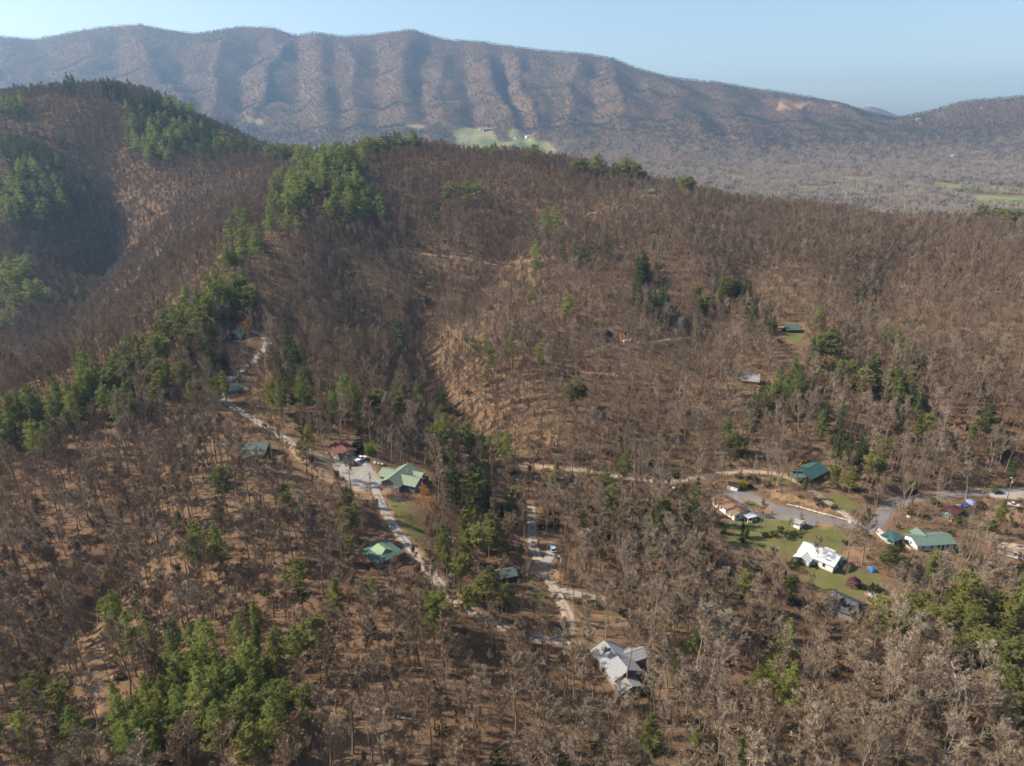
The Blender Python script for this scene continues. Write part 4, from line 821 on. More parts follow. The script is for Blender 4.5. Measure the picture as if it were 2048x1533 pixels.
# fallen trunks
for px, py, L, az, lab in [(905,1310,7,70,'fallen log on the leaf slope left of the silver roof'),(820,1440,8,100,'long fallen log low on the leaf covered slope'),(560,1130,7,120,'fallen trunk on the slope left of the green hip roof'),(1010,1490,6,60,'fallen log near the lower edge of the slope'),(330,1180,7,30,'fallen trunk beside the gully'),(1330,1400,8,80,'fallen log below the pale trees'),(1240,1345,5,110,'fallen log in front of the silver roof'),(240,960,9,60,'fallen trunk high on the slope below the spur pines'),(700,1280,6,40,'fallen log below the round pines')]:
    q = g1(px, py); o = thing('fallen_log', lab, 'log', (q[0], q[1], float(H(q[0], q[1])) + .22), az); m = MB(); m.tube([(0,-L/2,0),(.1,0,.08),(0,L/2,.05)], [.26,.2,.1], 6); m.build('trunk', M['greywood'], o)
    for k in range(3): m = MB(); a = -L/4 + k * L/4; m.tube([(0,a,.1),((-1)**k*.7,a+.6,.7)], [.07,.02], 4); m.build('branch', M['greywood'], o)
# ------------------------------------------------------------------ trees: shapes
def tri_tube(V, F, pts, rad, n):
    base = len(V); pts = [np.asarray(p, float) for p in pts]
    for i, p in enumerate(pts):
        d = pts[min(i+1, len(pts)-1)] - pts[max(i-1, 0)]; d = d / (np.linalg.norm(d) + 1e-9)
        a = np.cross(d, (0.31, 0.72, 0.62)); a /= np.linalg.norm(a) + 1e-9; b = np.cross(d, a)
        for k in range(n): V.append(p + rad[i] * (a * math.cos(2*math.pi*k/n) + b * math.sin(2*math.pi*k/n)))
    for i in range(len(pts) - 1):
        for k in range(n): F.append((base+i*n+k, base+i*n+(k+1) % n, base+(i+1)*n+(k+1) % n, base+(i+1)*n+k))
def bare_tree(seed, h, spread, clear, lod, fork=False):
    """trunk (V,F) and crown (V,F) of a leafless tree: limbs, branches and a fine veil of twigs"""
    r = np.random.default_rng(seed); TV, TF, CV, CF = [], [], [], []
    n_tw, wid, nl, sides = {0: (2100, 0.0130, 10, 5), 1: (1200, 0.056, 10, 4), 2: (620, 0.128, 8, 3)}[lod]
    r0 = 0.0105 * h + 0.05
    def up(v): return v / (np.linalg.norm(v) + 1e-9)
    # trunk line with a little sway
    K = 7; line = [np.array([0, 0, -1.2])]; off = np.zeros(2); sway = r.normal(0, 0.02, 2)
    for i in range(1, K + 1):
        off = off + sway * h / K + r.normal(0, 0.010 * h, 2); line.append(np.array([off[0], off[1], h * 0.90 * i / K]))
    tr = [max(r0 * (1 - 0.93 * (i / K) ** 0.9), 0.03) for i in range(K + 1)]; tr[0] *= 1.35
    tri_tube(TV, TF, line, tr, 6 if lod == 0 else 4 if lod == 1 else 3)
    def on(t):
        z = t * K; i = min(int(z), K - 1); f = z - i; return line[i] * (1 - f) + line[i+1] * f, tr[i] * (1 - f) + tr[i+1] * f
    tips = []
    for j in range(nl):
        t = clear + (0.97 - clear) * ((j + r.random()) / nl); p, rr = on(t)
        az = j * 2.4 + r.normal(0, 0.5); k = (t - clear) / (1 - clear)
        L = spread * (1.35 - 0.75 * k) * r.uniform(0.7, 1.25); el = (0.72 + 0.5 * k) + r.normal(0, 0.14)
        d = np.array([math.cos(az) * math.cos(el), math.sin(az) * math.cos(el), math.sin(el)])
        q = [p]; dd = d.copy(); M_ = 5
        for s in range(M_):
            dd = up(dd + r.normal(0, 0.16, 3) + np.array([0, 0, 0.06])); q.append(q[-1] + dd * L / M_)
        rl = max(rr * 0.52, 0.03); tri_tube(CV, CF, q, [rl * (1 - 0.85 * s / M_) + 0.010 for s in range(M_ + 1)], sides if lod < 2 else 3)
        nb = (14 if lod == 0 else 5 if lod == 1 else 3)
        for bq in range(nb):
            f = (0.22 + 0.78 * (bq + r.random()) / nb) * M_; i = min(int(f), M_ - 1); a = q[i] + (q[i+1] - q[i]) * (f - i)
            bd = up(up(q[i+1] - q[i]) + r.normal(0, 0.42, 3) + np.array([0, 0, 0.15])); Lb = L * r.uniform(0.22, 0.55) * (1.2 - 0.5 * f / M_)
            b1 = a + bd * Lb * 0.5; bd2 = up(bd + r.normal(0, 0.2, 3) + np.array([0, 0, 0.12])); b2 = b1 + bd2 * Lb * 0.5
            tri_tube(CV, CF, [a, b1, b2], [rl * 0.22 + 0.007, rl * 0.14 + 0.006, 0.005], 3)
            tips += [(a, b1, Lb), (b1, b2, Lb), (b1, b2, Lb)]
        tips += [(q[-2], q[-1], L * 0.4), (q[-3], q[-2], L * 0.4)]
    p, rr = on(0.97); tips += [(p, line[-1] + np.array([0, 0, 0.07 * h]), spread * 0.5)] * 3
    for s in range(n_tw):                                # twigs: slim blades
        a, b, L = tips[r.integers(len(tips))]
        o = a + (b - a) * r.random() ** 0.7; d = up(up(b - a) * (0.75 if lod == 0 else 1.0) + r.normal(0, 0.5, 3) + np.array([0, 0, 0.16]))
        l = r.uniform(0.5, 1.25) * (0.68 if lod == 0 else 1.0 if lod == 1 else 1.2) * (0.55 + 0.05 * h); w = up(np.cross(d, r.normal(0, 1, 3))) * wid * r.uniform(0.7, 1.3)
        i = len(CV); mdp = o + d * l * 0.55 + r.normal(0, 0.06 * l, 3)
        CV += [o - w * 0.5, o + w * 0.5, mdp, o + d * l]; CF += [(i, i+1, i+2), (i+1, i+3, i+2)] if lod == 0 else [(i, i+1, i+3)]
    return (TV, TF), (CV, CF)
def needle_clump(V, F, r, c, size, n, flat=0.55, up_=0.25, wid=0.3):
    for k in range(n):
        d = r.normal(0, 1, 3); d[2] = d[2] * flat + up_; d /= np.linalg.norm(d) + 1e-9
        s = np.cross(d, r.normal(0, 1, 3)); s /= np.linalg.norm(s) + 1e-9
        o = c + r.normal(0, 0.22, 3) * size * np.array([1, 1, 0.6]); l = size * r.uniform(0.55, 1.0); w = l * wid
        i = len(V); V += [o - s * w * 0.5, o + s * w * 0.5, o + d * l + s * w * 0.15]; F.append((i, i+1, i+2))
def white_pine(seed, h, rad, low, lod, shape='spire'):
    r = np.random.default_rng(seed); TV, TF, CV, CF = [], [], [], []
    tri_tube(TV, TF, [(0, 0, -1.2), (0.05, 0, h * 0.35), (0, 0.08, h * 0.7), (0, 0, h * 0.985)], [0.013 * h, 0.010 * h, 0.006 * h, 0.015], 6 if lod == 0 else 4)
    nw = {0: 17, 1: 13, 2: 10}[lod]; per = {0: 6, 1: 6, 2: 5}[lod]; ncl = {0: 5, 1: 4, 2: 2}[lod]; nt = {0: 11, 1: 11, 2: 10}[lod]; szf = {0: 1.0, 1: 1.3, 2: 1.8}[lod]
    for i in range(nw):
        k = (i + 0.3 * r.random()) / (nw - 1); z = h * (low + (0.97 - low) * k)
        if shape == 'spire': prof = rad * (1.0 - k) ** 0.72 * (0.75 + 0.25 * min(1, k / 0.15)) + 0.25
        else: prof = rad * math.sqrt(max(0.02, 1 - (1.35 * (k - 0.38)) ** 2)) * (1.0 if k < 0.8 else 1.0 - (k - 0.8) * 3.2) + 0.2
        for j in range(per):
            if r.random() < (0.2 if shape == 'spire' else 0.26): continue
            az = j * 2 * math.pi / per + i * 0.9 + r.normal(0, 0.35); L = prof * r.uniform(0.6, 1.22)
            el = r.normal(0.10 + 0.45 * k, 0.13); d = np.array([math.cos(az) * math.cos(el), math.sin(az) * math.cos(el), math.sin(el)])
            a = np.array([0, 0, z]); b = a + d * L * 0.6; c = a + d * L + np.array([0, 0, 0.10 * L])
            if lod < 2: tri_tube(TV, TF, [a, b, c], [0.05, 0.03, 0.012], 3)
            for q in range(ncl):
                f = 0.30 + 0.72 * (q + r.random() * 0.7) / ncl; p = a + (b - a) * min(f / 0.6, 1) if f < 0.6 else b + (c - b) * (f - 0.6) / 0.4
                needle_clump(CV, CF, r, p + r.normal(0, 0.12, 3) * L * 0.35, szf * (0.36 + 0.17 * L) * r.uniform(0.75, 1.25), nt, 0.5, 0.3)
    needle_clump(CV, CF, r, np.array([0, 0, h * 0.96]), 0.5 * szf, nt, 1.2, 0.9)
    return (TV, TF), (CV, CF)
def bush(seed, h, rad, n, size, form='round', wid=0.3):
    r = np.random.default_rng(seed); TV, TF, CV, CF = [], [], [], []
    for k in range(5): tri_tube(TV, TF, [(0, 0, -0.4), (r.normal(0, 0.15) * rad, r.normal(0, 0.15) * rad, h * 0.4), (r.normal(0, 0.35) * rad, r.normal(0, 0.35) * rad, h * 0.8)], [0.06, 0.04, 0.012], 3)
    for k in range(n):
        d = r.normal(0, 1, 3); d /= np.linalg.norm(d); q = r.random() ** 0.28
        p = np.array([d[0] * rad * q, d[1] * rad * q, h * 0.5 + d[2] * h * 0.5 * q])
        if form == 'cone': f = max(0.06, 1 - (p[2] / h)) ** 0.6; p[:2] = p[:2] / max(rad, 1e-6) * rad * f * 1.15
        p[2] = max(p[2], 0.05); needle_clump(CV, CF, r, p, size * r.uniform(0.7, 1.3), 9, 0.8, 0.3, wid)
    return (TV, TF), (CV, CF)
def brush(seed, h, rad, n, wid):
    r = np.random.default_rng(seed); V, F = [], []
    for k in range(n):
        a = r.random() * 6.283; q = math.sqrt(r.random()) * rad; o = np.array([math.cos(a) * q, math.sin(a) * q, -0.1])
        d = np.array([math.cos(a) * 0.5, math.sin(a) * 0.5, 1.1]) + r.normal(0, 0.35, 3); d /= np.linalg.norm(d); l = h * r.uniform(0.4, 1.0)
        w = np.cross(d, r.normal(0, 1, 3)); w /= np.linalg.norm(w) + 1e-9; w *= wid; i = len(V)
        if r.random() < 0.6: o = o + np.array([0, 0, h * 0.35 * r.random()])
        V += [o - w, o + w, o + d * l]; F.append((i, i+1, i+2))
    return V, F
def mk(name, VF, mat):
    m = bpy.data.meshes.new(name); m.from_pydata([tuple(map(float, p)) for p in VF[0]], [], VF[1]); m.materials.append(M[mat]); m.update(); return m
def join(name, parts):
    """one mesh of several (VF, material)"""
    V, F, mi, mats = [], [], [], []
    for (v, f), mat in parts:
        n = len(V); V += [tuple(map(float, p)) for p in v]; F += [tuple(i + n for i in q) for q in f]
        if mat not in mats: mats.append(mat)
        mi += [mats.index(mat)] * len(f)
    m = bpy.data.meshes.new(name); m.from_pydata(V, [], F)
    for q in mats: m.materials.append(M[q])
    m.polygons.foreach_set('material_index', mi); m.update(); return m

# form: h, spread, clear stem
FORMS = [(19, 3.7, 0.44), (21, 3.4, 0.52), (17, 4.0, 0.38), (22, 4.2, 0.42), (15, 3.3, 0.40), (18, 3.0, 0.55), (17, 1.9, 0.60), (16, 5.2, 0.26), (20, 3.2, 0.34)]
NF = len(FORMS)
WIDE = [(20, 7.2, 0.24), (18, 6.6, 0.20), (23, 7.6, 0.30)]
TREE = {}     # key -> [(trunk mesh, crown mesh, height, name)]
def recolour(m, mat): c = m.copy(); c.materials.clear(); c.materials.append(M[mat]); return c
def tree_set(key, forms, mat, seed, lod):
    TREE[key] = []
    for i, (h, s, c) in enumerate(forms):
        t, cr = bare_tree(seed + i, h, s, c, lod); TREE[key].append((mk('trunk', t, mat), mk('crown', cr, mat), h))
MORE = FORMS
tree_set('brown0', MORE, 'bark_brown', 100, 0); TREE['grey0'] = [(recolour(t, 'bark_grey'), recolour(c, 'bark_grey'), h) for t, c, h in TREE['brown0']]; tree_set('pale0', WIDE + FORMS[1:3], 'bark_pale', 140, 0)
PINES = [('pine_white', 19, 4.3, 0.24, 'spire'), ('pine_white', 22, 4.8, 0.36, 'spire'), ('pine_white', 15, 3.7, 0.16, 'spire'), ('pine_olive', 16, 3.6, 0.38, 'dome'), ('pine_olive', 18, 4.2, 0.46, 'dome'), ('pine_olive', 14, 3.4, 0.28, 'dome'), ('pine_dark', 18, 3.4, 0.10, 'spire'), ('pine_dark', 15, 3.2, 0.08, 'spire'), ('pine_olive', 19, 3.2, 0.42, 'spire')]
PINE0 = []; PINE1 = []; PINE2 = []
for i, (mt, h, rd, lo, sh) in enumerate(PINES):
    t, c = white_pine(300 + i, h, rd, lo, 0, sh); PINE0.append((mk('trunk', t, 'bark_brown'), mk('crown', c, mt), h))

# ------------------------------------------------------------------ trees: hidden source meshes for the woods that nobody could count
SRC = {}
def source(coll, meshes):
    c = bpy.data.collections.new(coll); SRC[coll] = c
    for i, m in enumerate(meshes): c.objects.link(bpy.data.objects.new('%s_%02d' % (coll, i), m))
    return c
def lodmesh(form, mat, seed, lod): t, c = bare_tree(seed, *form, lod); return join('wood', [(t, mat), (c, mat)])
def pinemesh(i, lod): mt, h, rd, lo, sh = PINES[i]; t, c = white_pine(500 + i, h, rd, lo, lod, sh); return join('pine', [(t, 'bark_brown'), (c, mt)])
def lodset(seed, lod):
    base = [lodmesh(f, 'bark_brown', seed + i, lod) for i, f in enumerate(FORMS)]
    return base + [recolour(m, 'bark_grey') for m in base] + [recolour(m, 'bark_pale') for m in base]      # 18
near_src, mid_src, low_src = lodset(700, 0), lodset(800, 1), lodset(900, 2)
red_src = [lodmesh(FORMS[i], 'bark_red', 990 + i, 1) for i in (2, 4)]
source('wood_source', near_src + mid_src + low_src + red_src)
source('pine_source', [pinemesh(i, 0) for i in range(9)] + [pinemesh(i, 1) for i in range(9)] + [pinemesh(i, 2) for i in range(9)])
def far_clump(seed, n, pine, bark='far_bark'):
    r = np.random.default_rng(seed); V, F = [], []; V2, F2 = [], []
    for k in range(n):
        o = np.array([r.uniform(-9, 9), r.uniform(-9, 9), 0]); h = r.uniform(14, 21)
        if pine and k < pine:
            for q in range(16):
                z = h * (0.2 + 0.8 * q / 16); needle_clump(V2, F2, r, o + np.array([0, 0, z]), (h - z) * 0.22 + 1.1, 2, 0.5, 0.3, 0.8)
            continue
        i = len(V); V += [o + (-0.22, 0, -8), o + (0.22, 0, -8), o + (0, 0, h * 0.9)]; F.append((i, i+1, i+2))
        for q in range(26):
            d = r.normal(0, 1, 3) * np.array([1, 1, 0.6]); d /= np.linalg.norm(d); c = o + np.array([0, 0, h * r.uniform(0.45, 0.85)]) + d * np.array([2.2, 2.2, 1.5]) * r.random()
            e = d * 0.8 + np.array([0, 0, 0.8]); e /= np.linalg.norm(e); w = np.cross(e, r.normal(0, 1, 3)); w /= np.linalg.norm(w) + 1e-9; w *= 0.26
            i = len(V); V += [c - w, c + w, c + e * r.uniform(1.8, 3.4)]; F.append((i, i+1, i+2))
    parts = [((V, F), bark)] if V else []
    if V2: parts.append(((V2, F2), 'pine_dark'))
    return join('far_wood', parts)
source('far_source', [far_clump(1200 + i, 5, 0) for i in range(6)] + [far_clump(1230, 5, 2), far_clump(1231, 5, 3), far_clump(1232, 5, 5), far_clump(1233, 4, 4)] + [far_clump(1250 + i, 5, 0, 'far_pale') for i in range(4)])
source('brush_source', [join('brush', [(brush(1300 + i, 2.6, 1.8, 110, 0.02), 'bark_grey' if i % 2 else 'bark_brown')]) for i in range(4)] +
       [join('brush', [(bush(1320 + i, 2.2, 1.7, 60, 0.55)[1], 'leaf_dark')]) for i in range(2)] + [join('brush', [(brush(1330, 1.2, 1.6, 90, 0.03), 'pine_olive')])])
def scatter(name, coll, P, idx, rz, scl, label, tilt=None):
    n = len(P); m = bpy.data.meshes.new(name); m.vertices.add(n); m.vertices.foreach_set('co', np.asarray(P, np.float32).ravel())
    a = m.attributes.new('pick', 'INT', 'POINT'); a.data.foreach_set('value', np.asarray(idx, np.int32))
    rot = np.zeros((n, 3), np.float32); rot[:, 2] = rz
    if tilt is not None: rot[:, :2] = tilt
    a = m.attributes.new('turn', 'FLOAT_VECTOR', 'POINT'); a.data.foreach_set('vector', rot.ravel())
    s3 = np.repeat(np.asarray(scl, np.float32)[:, None], 3, 1) if np.ndim(scl) == 1 else np.asarray(scl, np.float32)
    a = m.attributes.new('size', 'FLOAT_VECTOR', 'POINT'); a.data.foreach_set('vector', s3.ravel())
    o = link(name, m); o['kind'] = 'stuff'; o['label'] = label
    ng = bpy.data.node_groups.new(name, 'GeometryNodeTree'); ng.interface.new_socket('Geometry', in_out='INPUT', socket_type='NodeSocketGeometry'); ng.interface.new_socket('Geometry', in_out='OUTPUT', socket_type='NodeSocketGeometry')
    N = ng.nodes; gi = N.new('NodeGroupInput'); go = N.new('NodeGroupOutput'); ci = N.new('GeometryNodeCollectionInfo'); ip = N.new('GeometryNodeInstanceOnPoints')
    ci.inputs['Collection'].default_value = SRC[coll]; ci.inputs['Separate Children'].default_value = True; ci.inputs['Reset Children'].default_value = True
    ip.inputs['Pick Instance'].default_value = True
    def named(nm, t): q = N.new('GeometryNodeInputNamedAttribute'); q.data_type = t; q.inputs['Name'].default_value = nm; return [s for s in q.outputs if s.enabled][0]
    L = ng.links; L.new(gi.outputs[0], ip.inputs['Points']); L.new(ci.outputs[0], ip.inputs['Instance']); L.new(named('pick', 'INT'), ip.inputs['Instance Index'])
    L.new(named('turn', 'FLOAT_VECTOR'), ip.inputs['Rotation']); L.new(named('size', 'FLOAT_VECTOR'), ip.inputs['Scale']); L.new(ip.outputs[0], go.inputs[0])
    md = o.modifiers.new('scatter', 'NODES'); md.node_group = ng
    return o

# ------------------------------------------------------------------ where the trees stand
# hidden ground: running horizon along each line of sight
ELV = (GZ - CAMZ) / np.maximum(np.hypot(GX, GY), 1.0)
ELV[YR < 60] = -9
HOR = np.maximum.accumulate(ELV, 0)
def visible(x, y, top, slack=0.0):
    r, fr, c, fc = grid_ij(x, y); r2 = np.maximum(r - 1, 0)
    # the grid's columns run close to lines of sight; compare along the sight line by azimuth
    az = x / np.maximum(y, 1.0)
    out = np.ones(len(x), bool); D = np.hypot(x, y); e = (top - CAMZ + slack) / np.maximum(D, 1)
    fr_ = np.linspace(0.12, 0.97, 60)
    for f in fr_:
        hx, hy = x * f, y * f; m = hy > 70
        if not m.any(): continue
        h = np.full(len(x), -1e9); h[m] = H(hx[m], hy[m])
        out &= ~(((h - CAMZ) / np.maximum(D * f, 1) > e) & m)
    return out
def in_view(x, y, z, mx=160, my=200):
    px, py = proj(x, y, z); return (px > -mx) & (px < 2048 + mx) & (py > -my) & (py < 1533 + my)
def road_dist(x, y):
    d = np.full(len(x), 1e6)
    for name, P, hw, mat, flat in ROADS:
        if name in ('hill_track', 'cabin_track', 'old_logging_track', 'crest_track'): dd = near_poly(P, hw * 0.7, x, y, 15)[0]
        else: dd = near_poly(P, hw, x, y, 15)[0]
        d = np.minimum(d, dd)
    return d
# views kept open in the photograph: x0, y0, x1, y1 (pixels of a roof, a yard), chance that a tree before it is left out
OPEN = [(758,928,850,998,.97),(655,876,716,912,.97),(496,878,545,918,.72),(452,650,505,690,.9),(450,762,492,800,.8),(728,1075,806,1135,.93),(992,1132,1030,1160,.2),(1194,1278,1288,1362,.5),(1192,658,1242,686,.45),
        (1555,640,1606,694,.97),(1484,738,1520,772,.93),(1906,836,1930,860,.9),(1586,926,1652,962,.72),(1455,962,1500,985,.95),(1436,985,1490,1036,.97),(1600,1080,1680,1140,.97),(1500,985,1720,1080,.9),(1660,1130,1770,1205,.93),(1650,1185,1722,1236,.9),
        (1812,1062,1896,1104,.9),(1762,1060,1806,1092,.85),(1880,1008,1922,1040,.9),(1905,985,2048,1030,.85),(2005,1080,2048,1112,.75),(690,915,762,975,.97),(1440,1030,1560,1100,.85),(1270,360,1322,392,.6),(1640,980,1735,1050,.8)]
OPENROAD = {'gravel_drive': .4, 'gravel_yard': .95, 'dirt_lane': .7, 'gravel_lane': .68, 'parking_spur': .85, 'side_lane': .8, 'turning_place': .8, 'hollow_road': .48, 'paved_drive': .92, 'paved_turnaround': .95, 'carport_drive': .9, 'paved_road': .9, 'white_drive': .9, 'bare_lot': .9, 'hill_track': .6, 'cabin_track': .4, 'crest_track': .5, 'upper_drive': .5, 'old_logging_track': .6}
ROADPIX = []
for name, P, hw, mat, flat in ROADS:
    a, b = proj(P[:, 0], P[:, 1], H(P[:, 0], P[:, 1])); ROADPIX.append((np.c_[a, b][::3], OPENROAD[name]))
def blocked(x, y, z, h, crown):
    """chance that a tree there would stand in front of something the photograph shows clear"""
    p = np.zeros(len(x)); bx, by = proj(x, y, z)
    for f in (0.12, 0.45, 0.7, 0.95):
        qx, qy = proj(x, y, z + h * f); w = FPX * crown / np.hypot(np.hypot(x, y), z - CAMZ) * (0.25 if f < 0.3 else 0.75 if f < 0.9 else 0.4)
        for x0, y0, x1, y1, c in OPEN:
            m = (qx > x0 - w) & (qx < x1 + w) & (qy > y0 - w * 0.4) & (qy < y1 + w * 0.4) & (by > y0 + 6); p[m] = np.maximum(p[m], c)
        for Q, c in ROADPIX:
            x0, y0 = Q.min(0) - 30; x1, y1 = Q.max(0) + 30; m = np.nonzero((qx > x0) & (qx < x1) & (qy > y0) & (qy < y1))[0]
            if len(m):
                d = np.hypot(qx[m][:, None] - Q[None, :, 0], qy[m][:, None] - Q[None, :, 1]).min(1); k = m[d < 3 + 0.6 * w[m]]; p[k] = np.maximum(p[k], c)
    return p
def clear_of_sites(x, y, extra=1.5):
    ok = np.ones(len(x), bool)
    for sx, sy, r, z in SITES.values(): ok &= np.hypot(x - sx, y - sy) > r * 0.85 + extra
    return ok
def in_lawn(x, y):
    m = np.zeros(len(x), bool)
    for P in LAWNS: m |= inside(P, x, y)
    return m
def in_field(x, y):
    m = np.zeros(len(x), bool)
    for P in FIELDS + SLIP: m |= inside(P, x, y)
    return m
# pines: px, py of the crowns' middle, spread in pixels, how many, kinds
W_, O_, D_ = (0, 1, 2), (3, 4, 5, 8), (6, 7)
CLUSTERS = [
 # lower left stand
 (420,1390,110,75,42,W_+(8,)),(520,1300,60,60,16,W_+(8,)),(300,1470,70,50,18,W_),(270,1240,38,55,5,W_),(600,1290,35,35,4,W_+O_),(540,1460,60,50,12,W_+O_),(215,1230,8,25,1,W_),(350,1320,30,40,4,W_),(390,1080,40,25,3,O_),(500,1030,90,40,6,O_),(420,1110,50,30,3,W_),
 (710,1020,25,60,5,O_),(660,1330,25,20,2,W_),(120,1360,60,60,3,O_),(90,1480,60,40,3,W_),(600,1180,60,40,3,O_),
 # spur crest, left
 (60,830,55,22,9,W_+(8,)),(130,800,55,25,9,W_),(200,770,40,25,10,W_+O_),(270,735,45,25,11,O_+W_),(330,690,45,25,11,O_),(390,650,45,28,14,O_+W_),(450,610,40,32,16,O_+W_),(480,600,20,20,4,O_),(250,800,60,30,8,W_),(330,760,50,30,7,O_),(90,880,30,15,3,W_),(440,790,25,20,3,O_),(380,620,30,25,5,W_),(20,860,25,20,3,W_),
 (510,490,30,22,8,W_),(460,530,30,30,8,W_+O_),(490,460,25,20,4,W_),(550,440,20,20,4,W_),
 # along the drive
 (560,790,30,22,8,O_),(620,800,25,20,6,W_+O_),(600,720,15,15,4,D_),(540,720,20,14,4,D_),(580,730,30,30,4,D_),(660,810,30,15,5,W_),(620,870,12,18,2,(8,)),(700,800,25,15,5,W_),(515,925,6,12,1,W_),(600,690,12,20,2,W_),(575,680,8,12,2,D_),(720,690,10,20,2,W_),(650,660,8,12,1,W_),(430,730,30,25,4,D_),
 (760,830,45,18,9,D_+O_),(790,770,20,25,5,D_+W_),(850,850,25,30,8,W_),(900,880,45,25,14,O_+W_),(960,900,45,22,14,O_+W_),(880,910,30,20,8,D_),(1000,930,25,25,6,D_),(840,800,10,15,2,W_),(950,960,40,25,9,O_+D_),(900,960,30,25,5,D_),
 # middle
 (985,700,16,35,6,W_),(950,710,10,15,2,W_),(1020,690,12,15,2,W_),(1080,720,14,12,3,O_),(1150,790,18,20,4,O_),(1130,915,8,18,1,W_),(1240,940,8,16,1,W_),(1110,965,14,22,2,W_),(790,560,6,14,1,W_),(1060,590,8,12,1,W_),(1140,630,8,20,2,W_),
 (960,1060,60,40,14,O_+D_),(930,1120,30,30,7,O_),(990,1010,40,25,7,D_),(880,1080,30,35,5,O_),(1020,1060,20,40,5,O_),(1200,1030,40,50,6,O_+W_),(1330,1040,40,35,6,D_+O_),(870,1230,35,30,7,O_+W_),(960,1190,40,20,7,O_),(790,1155,10,14,1,W_),(830,1080,14,25,2,O_),(885,1250,10,20,1,(2,)),(1155,1205,6,10,1,(7,)),(740,1180,20,20,2,W_),(950,1000,20,20,3,O_),
 # main hill
 (640,340,50,22,34,W_+D_),(600,380,35,35,30,W_),(680,330,40,16,26,W_+D_),(700,400,45,40,20,W_),(590,420,20,25,12,W_),(740,300,40,10,18,D_+O_),(820,275,25,8,5,D_+W_),(700,440,25,15,8,D_),(860,450,18,12,3,D_),(930,400,60,40,4,O_),
 (1100,450,16,14,3,W_),(1070,455,10,8,1,W_),(1210,500,30,14,6,D_),(1130,500,14,10,3,D_),(1280,545,25,22,7,D_),(1075,530,10,16,2,W_),(1170,520,25,12,3,D_),(1300,590,40,30,8,D_),(1420,600,40,20,6,D_+O_),(1460,590,30,20,4,D_),(1330,600,10,16,2,D_),
 (1180,345,30,5,7,O_),(1260,352,25,4,5,O_),(1060,325,12,4,2,O_),(990,295,4,5,1,O_),(1370,355,20,4,3,O_),(1990,418,40,6,9,O_+D_),(1420,362,12,4,2,O_),
 (560,322,25,4,12,D_+O_),(600,316,25,4,12,D_+O_),(640,308,25,4,12,D_),(690,302,25,4,12,D_+W_),(740,296,25,4,12,D_+O_),(790,292,25,4,9,D_),(340,230,40,20,24,D_),(420,280,40,15,24,D_),(80,330,50,30,14,D_),(30,300,30,30,8,D_),(860,560,20,30,5,D_),(800,680,16,25,5,D_),(880,800,14,20,4,D_),
 # right hand slope and valley
 (1560,790,40,20,12,W_+D_),(1600,760,25,18,6,W_),(1700,745,40,25,12,O_+D_),(1770,770,35,20,12,O_+D_),(1810,800,25,15,8,D_),(1530,820,30,15,5,D_),(1640,640,8,12,2,W_),(1790,690,14,12,3,W_),(1830,710,20,15,4,D_),(1640,700,40,20,5,D_+O_),(1710,590,16,12,2,D_),(1500,640,30,20,4,D_),(1540,650,15,20,3,D_),
 (1735,940,18,25,4,W_+O_),(1680,960,30,25,5,O_),(1590,910,16,12,3,O_),(1700,900,30,30,5,D_),(1650,830,30,30,4,D_+W_),(1800,880,60,40,6,D_+O_),(1450,870,20,25,3,W_),(1480,890,12,15,2,D_),(1605,975,12,16,1,(8,)),(1860,1000,12,12,2,D_),(1840,1002,8,8,1,D_),(1918,1040,12,10,2,O_),(1960,1060,30,25,5,O_),(1870,1130,50,20,7,O_),(1800,1120,30,25,5,O_),(2010,950,30,20,5,D_),(1770,1110,20,20,3,O_),(1640,1070,12,14,2,D_),(1930,870,50,30,5,D_+O_),(1990,880,40,40,6,D_),
 # lower right stand
 (1810,1220,60,25,18,O_),(1880,1260,70,35,24,O_),(1960,1300,70,40,24,O_+D_),(2010,1380,40,50,14,O_+D_),(1760,1240,40,25,8,O_),(1930,1210,50,20,8,O_),(2020,1220,30,30,6,O_+W_),(1560,1280,30,25,3,W_),(1520,1360,40,25,3,W_),(1380,1290,15,25,2,W_),(1460,1250,25,20,2,W_),(1570,1170,30,25,5,D_+O_),(1290,1510,30,20,2,(8,)),(1480,1510,25,15,2,W_),(1380,1500,20,20,2,(8,)),(1540,1340,12,20,1,W_),(1430,1090,30,20,3,D_),(1390,1010,30,30,3,D_),(1470,1170,30,30,2,O_),(1340,1330,10,25,1,(1,)),
 # hill on the left
 (330,260,60,40,60,D_+W_),(400,290,60,25,50,D_),(450,290,40,20,26,D_+O_),(300,210,40,14,22,D_),(230,185,30,8,12,D_),(140,172,25,5,8,D_),(330,300,45,30,26,W_),(60,360,55,45,36,D_+W_),(90,300,60,40,14,D_),(30,220,30,15,10,D_+W_),(40,420,45,40,24,W_+D_),(110,420,40,35,16,W_),(40,560,40,30,12,W_),(110,600,50,30,6,W_),(560,315,35,6,12,D_+O_),(500,310,25,10,10,D_),(20,620,40,40,5,W_),(180,380,40,40,6,D_),
]
px_, py_, kd = [], [], []
for cx, cy_, sx, sy, n, kinds in CLUSTERS:
    n = int(n * (1.7 if cy_ > 1150 and cx < 700 else 2.6 if cy_ < 420 else 1.7 if cx < 520 and cy_ < 900 else 0.85 if 760 < cx < 1060 and cy_ < 1000 else 1.25))
    a = rng.normal(0, 0.55, n).clip(-1.4, 1.4) * sx + cx; b = rng.normal(0, 0.55, n).clip(-1.4, 1.4) * sy + cy_
    px_ += list(a); py_ += list(b); kd += [kinds[i] for i in rng.integers(0, len(kinds), n)]
px_ = np.array(px_); py_ = np.array(py_); kd = np.array(kd)
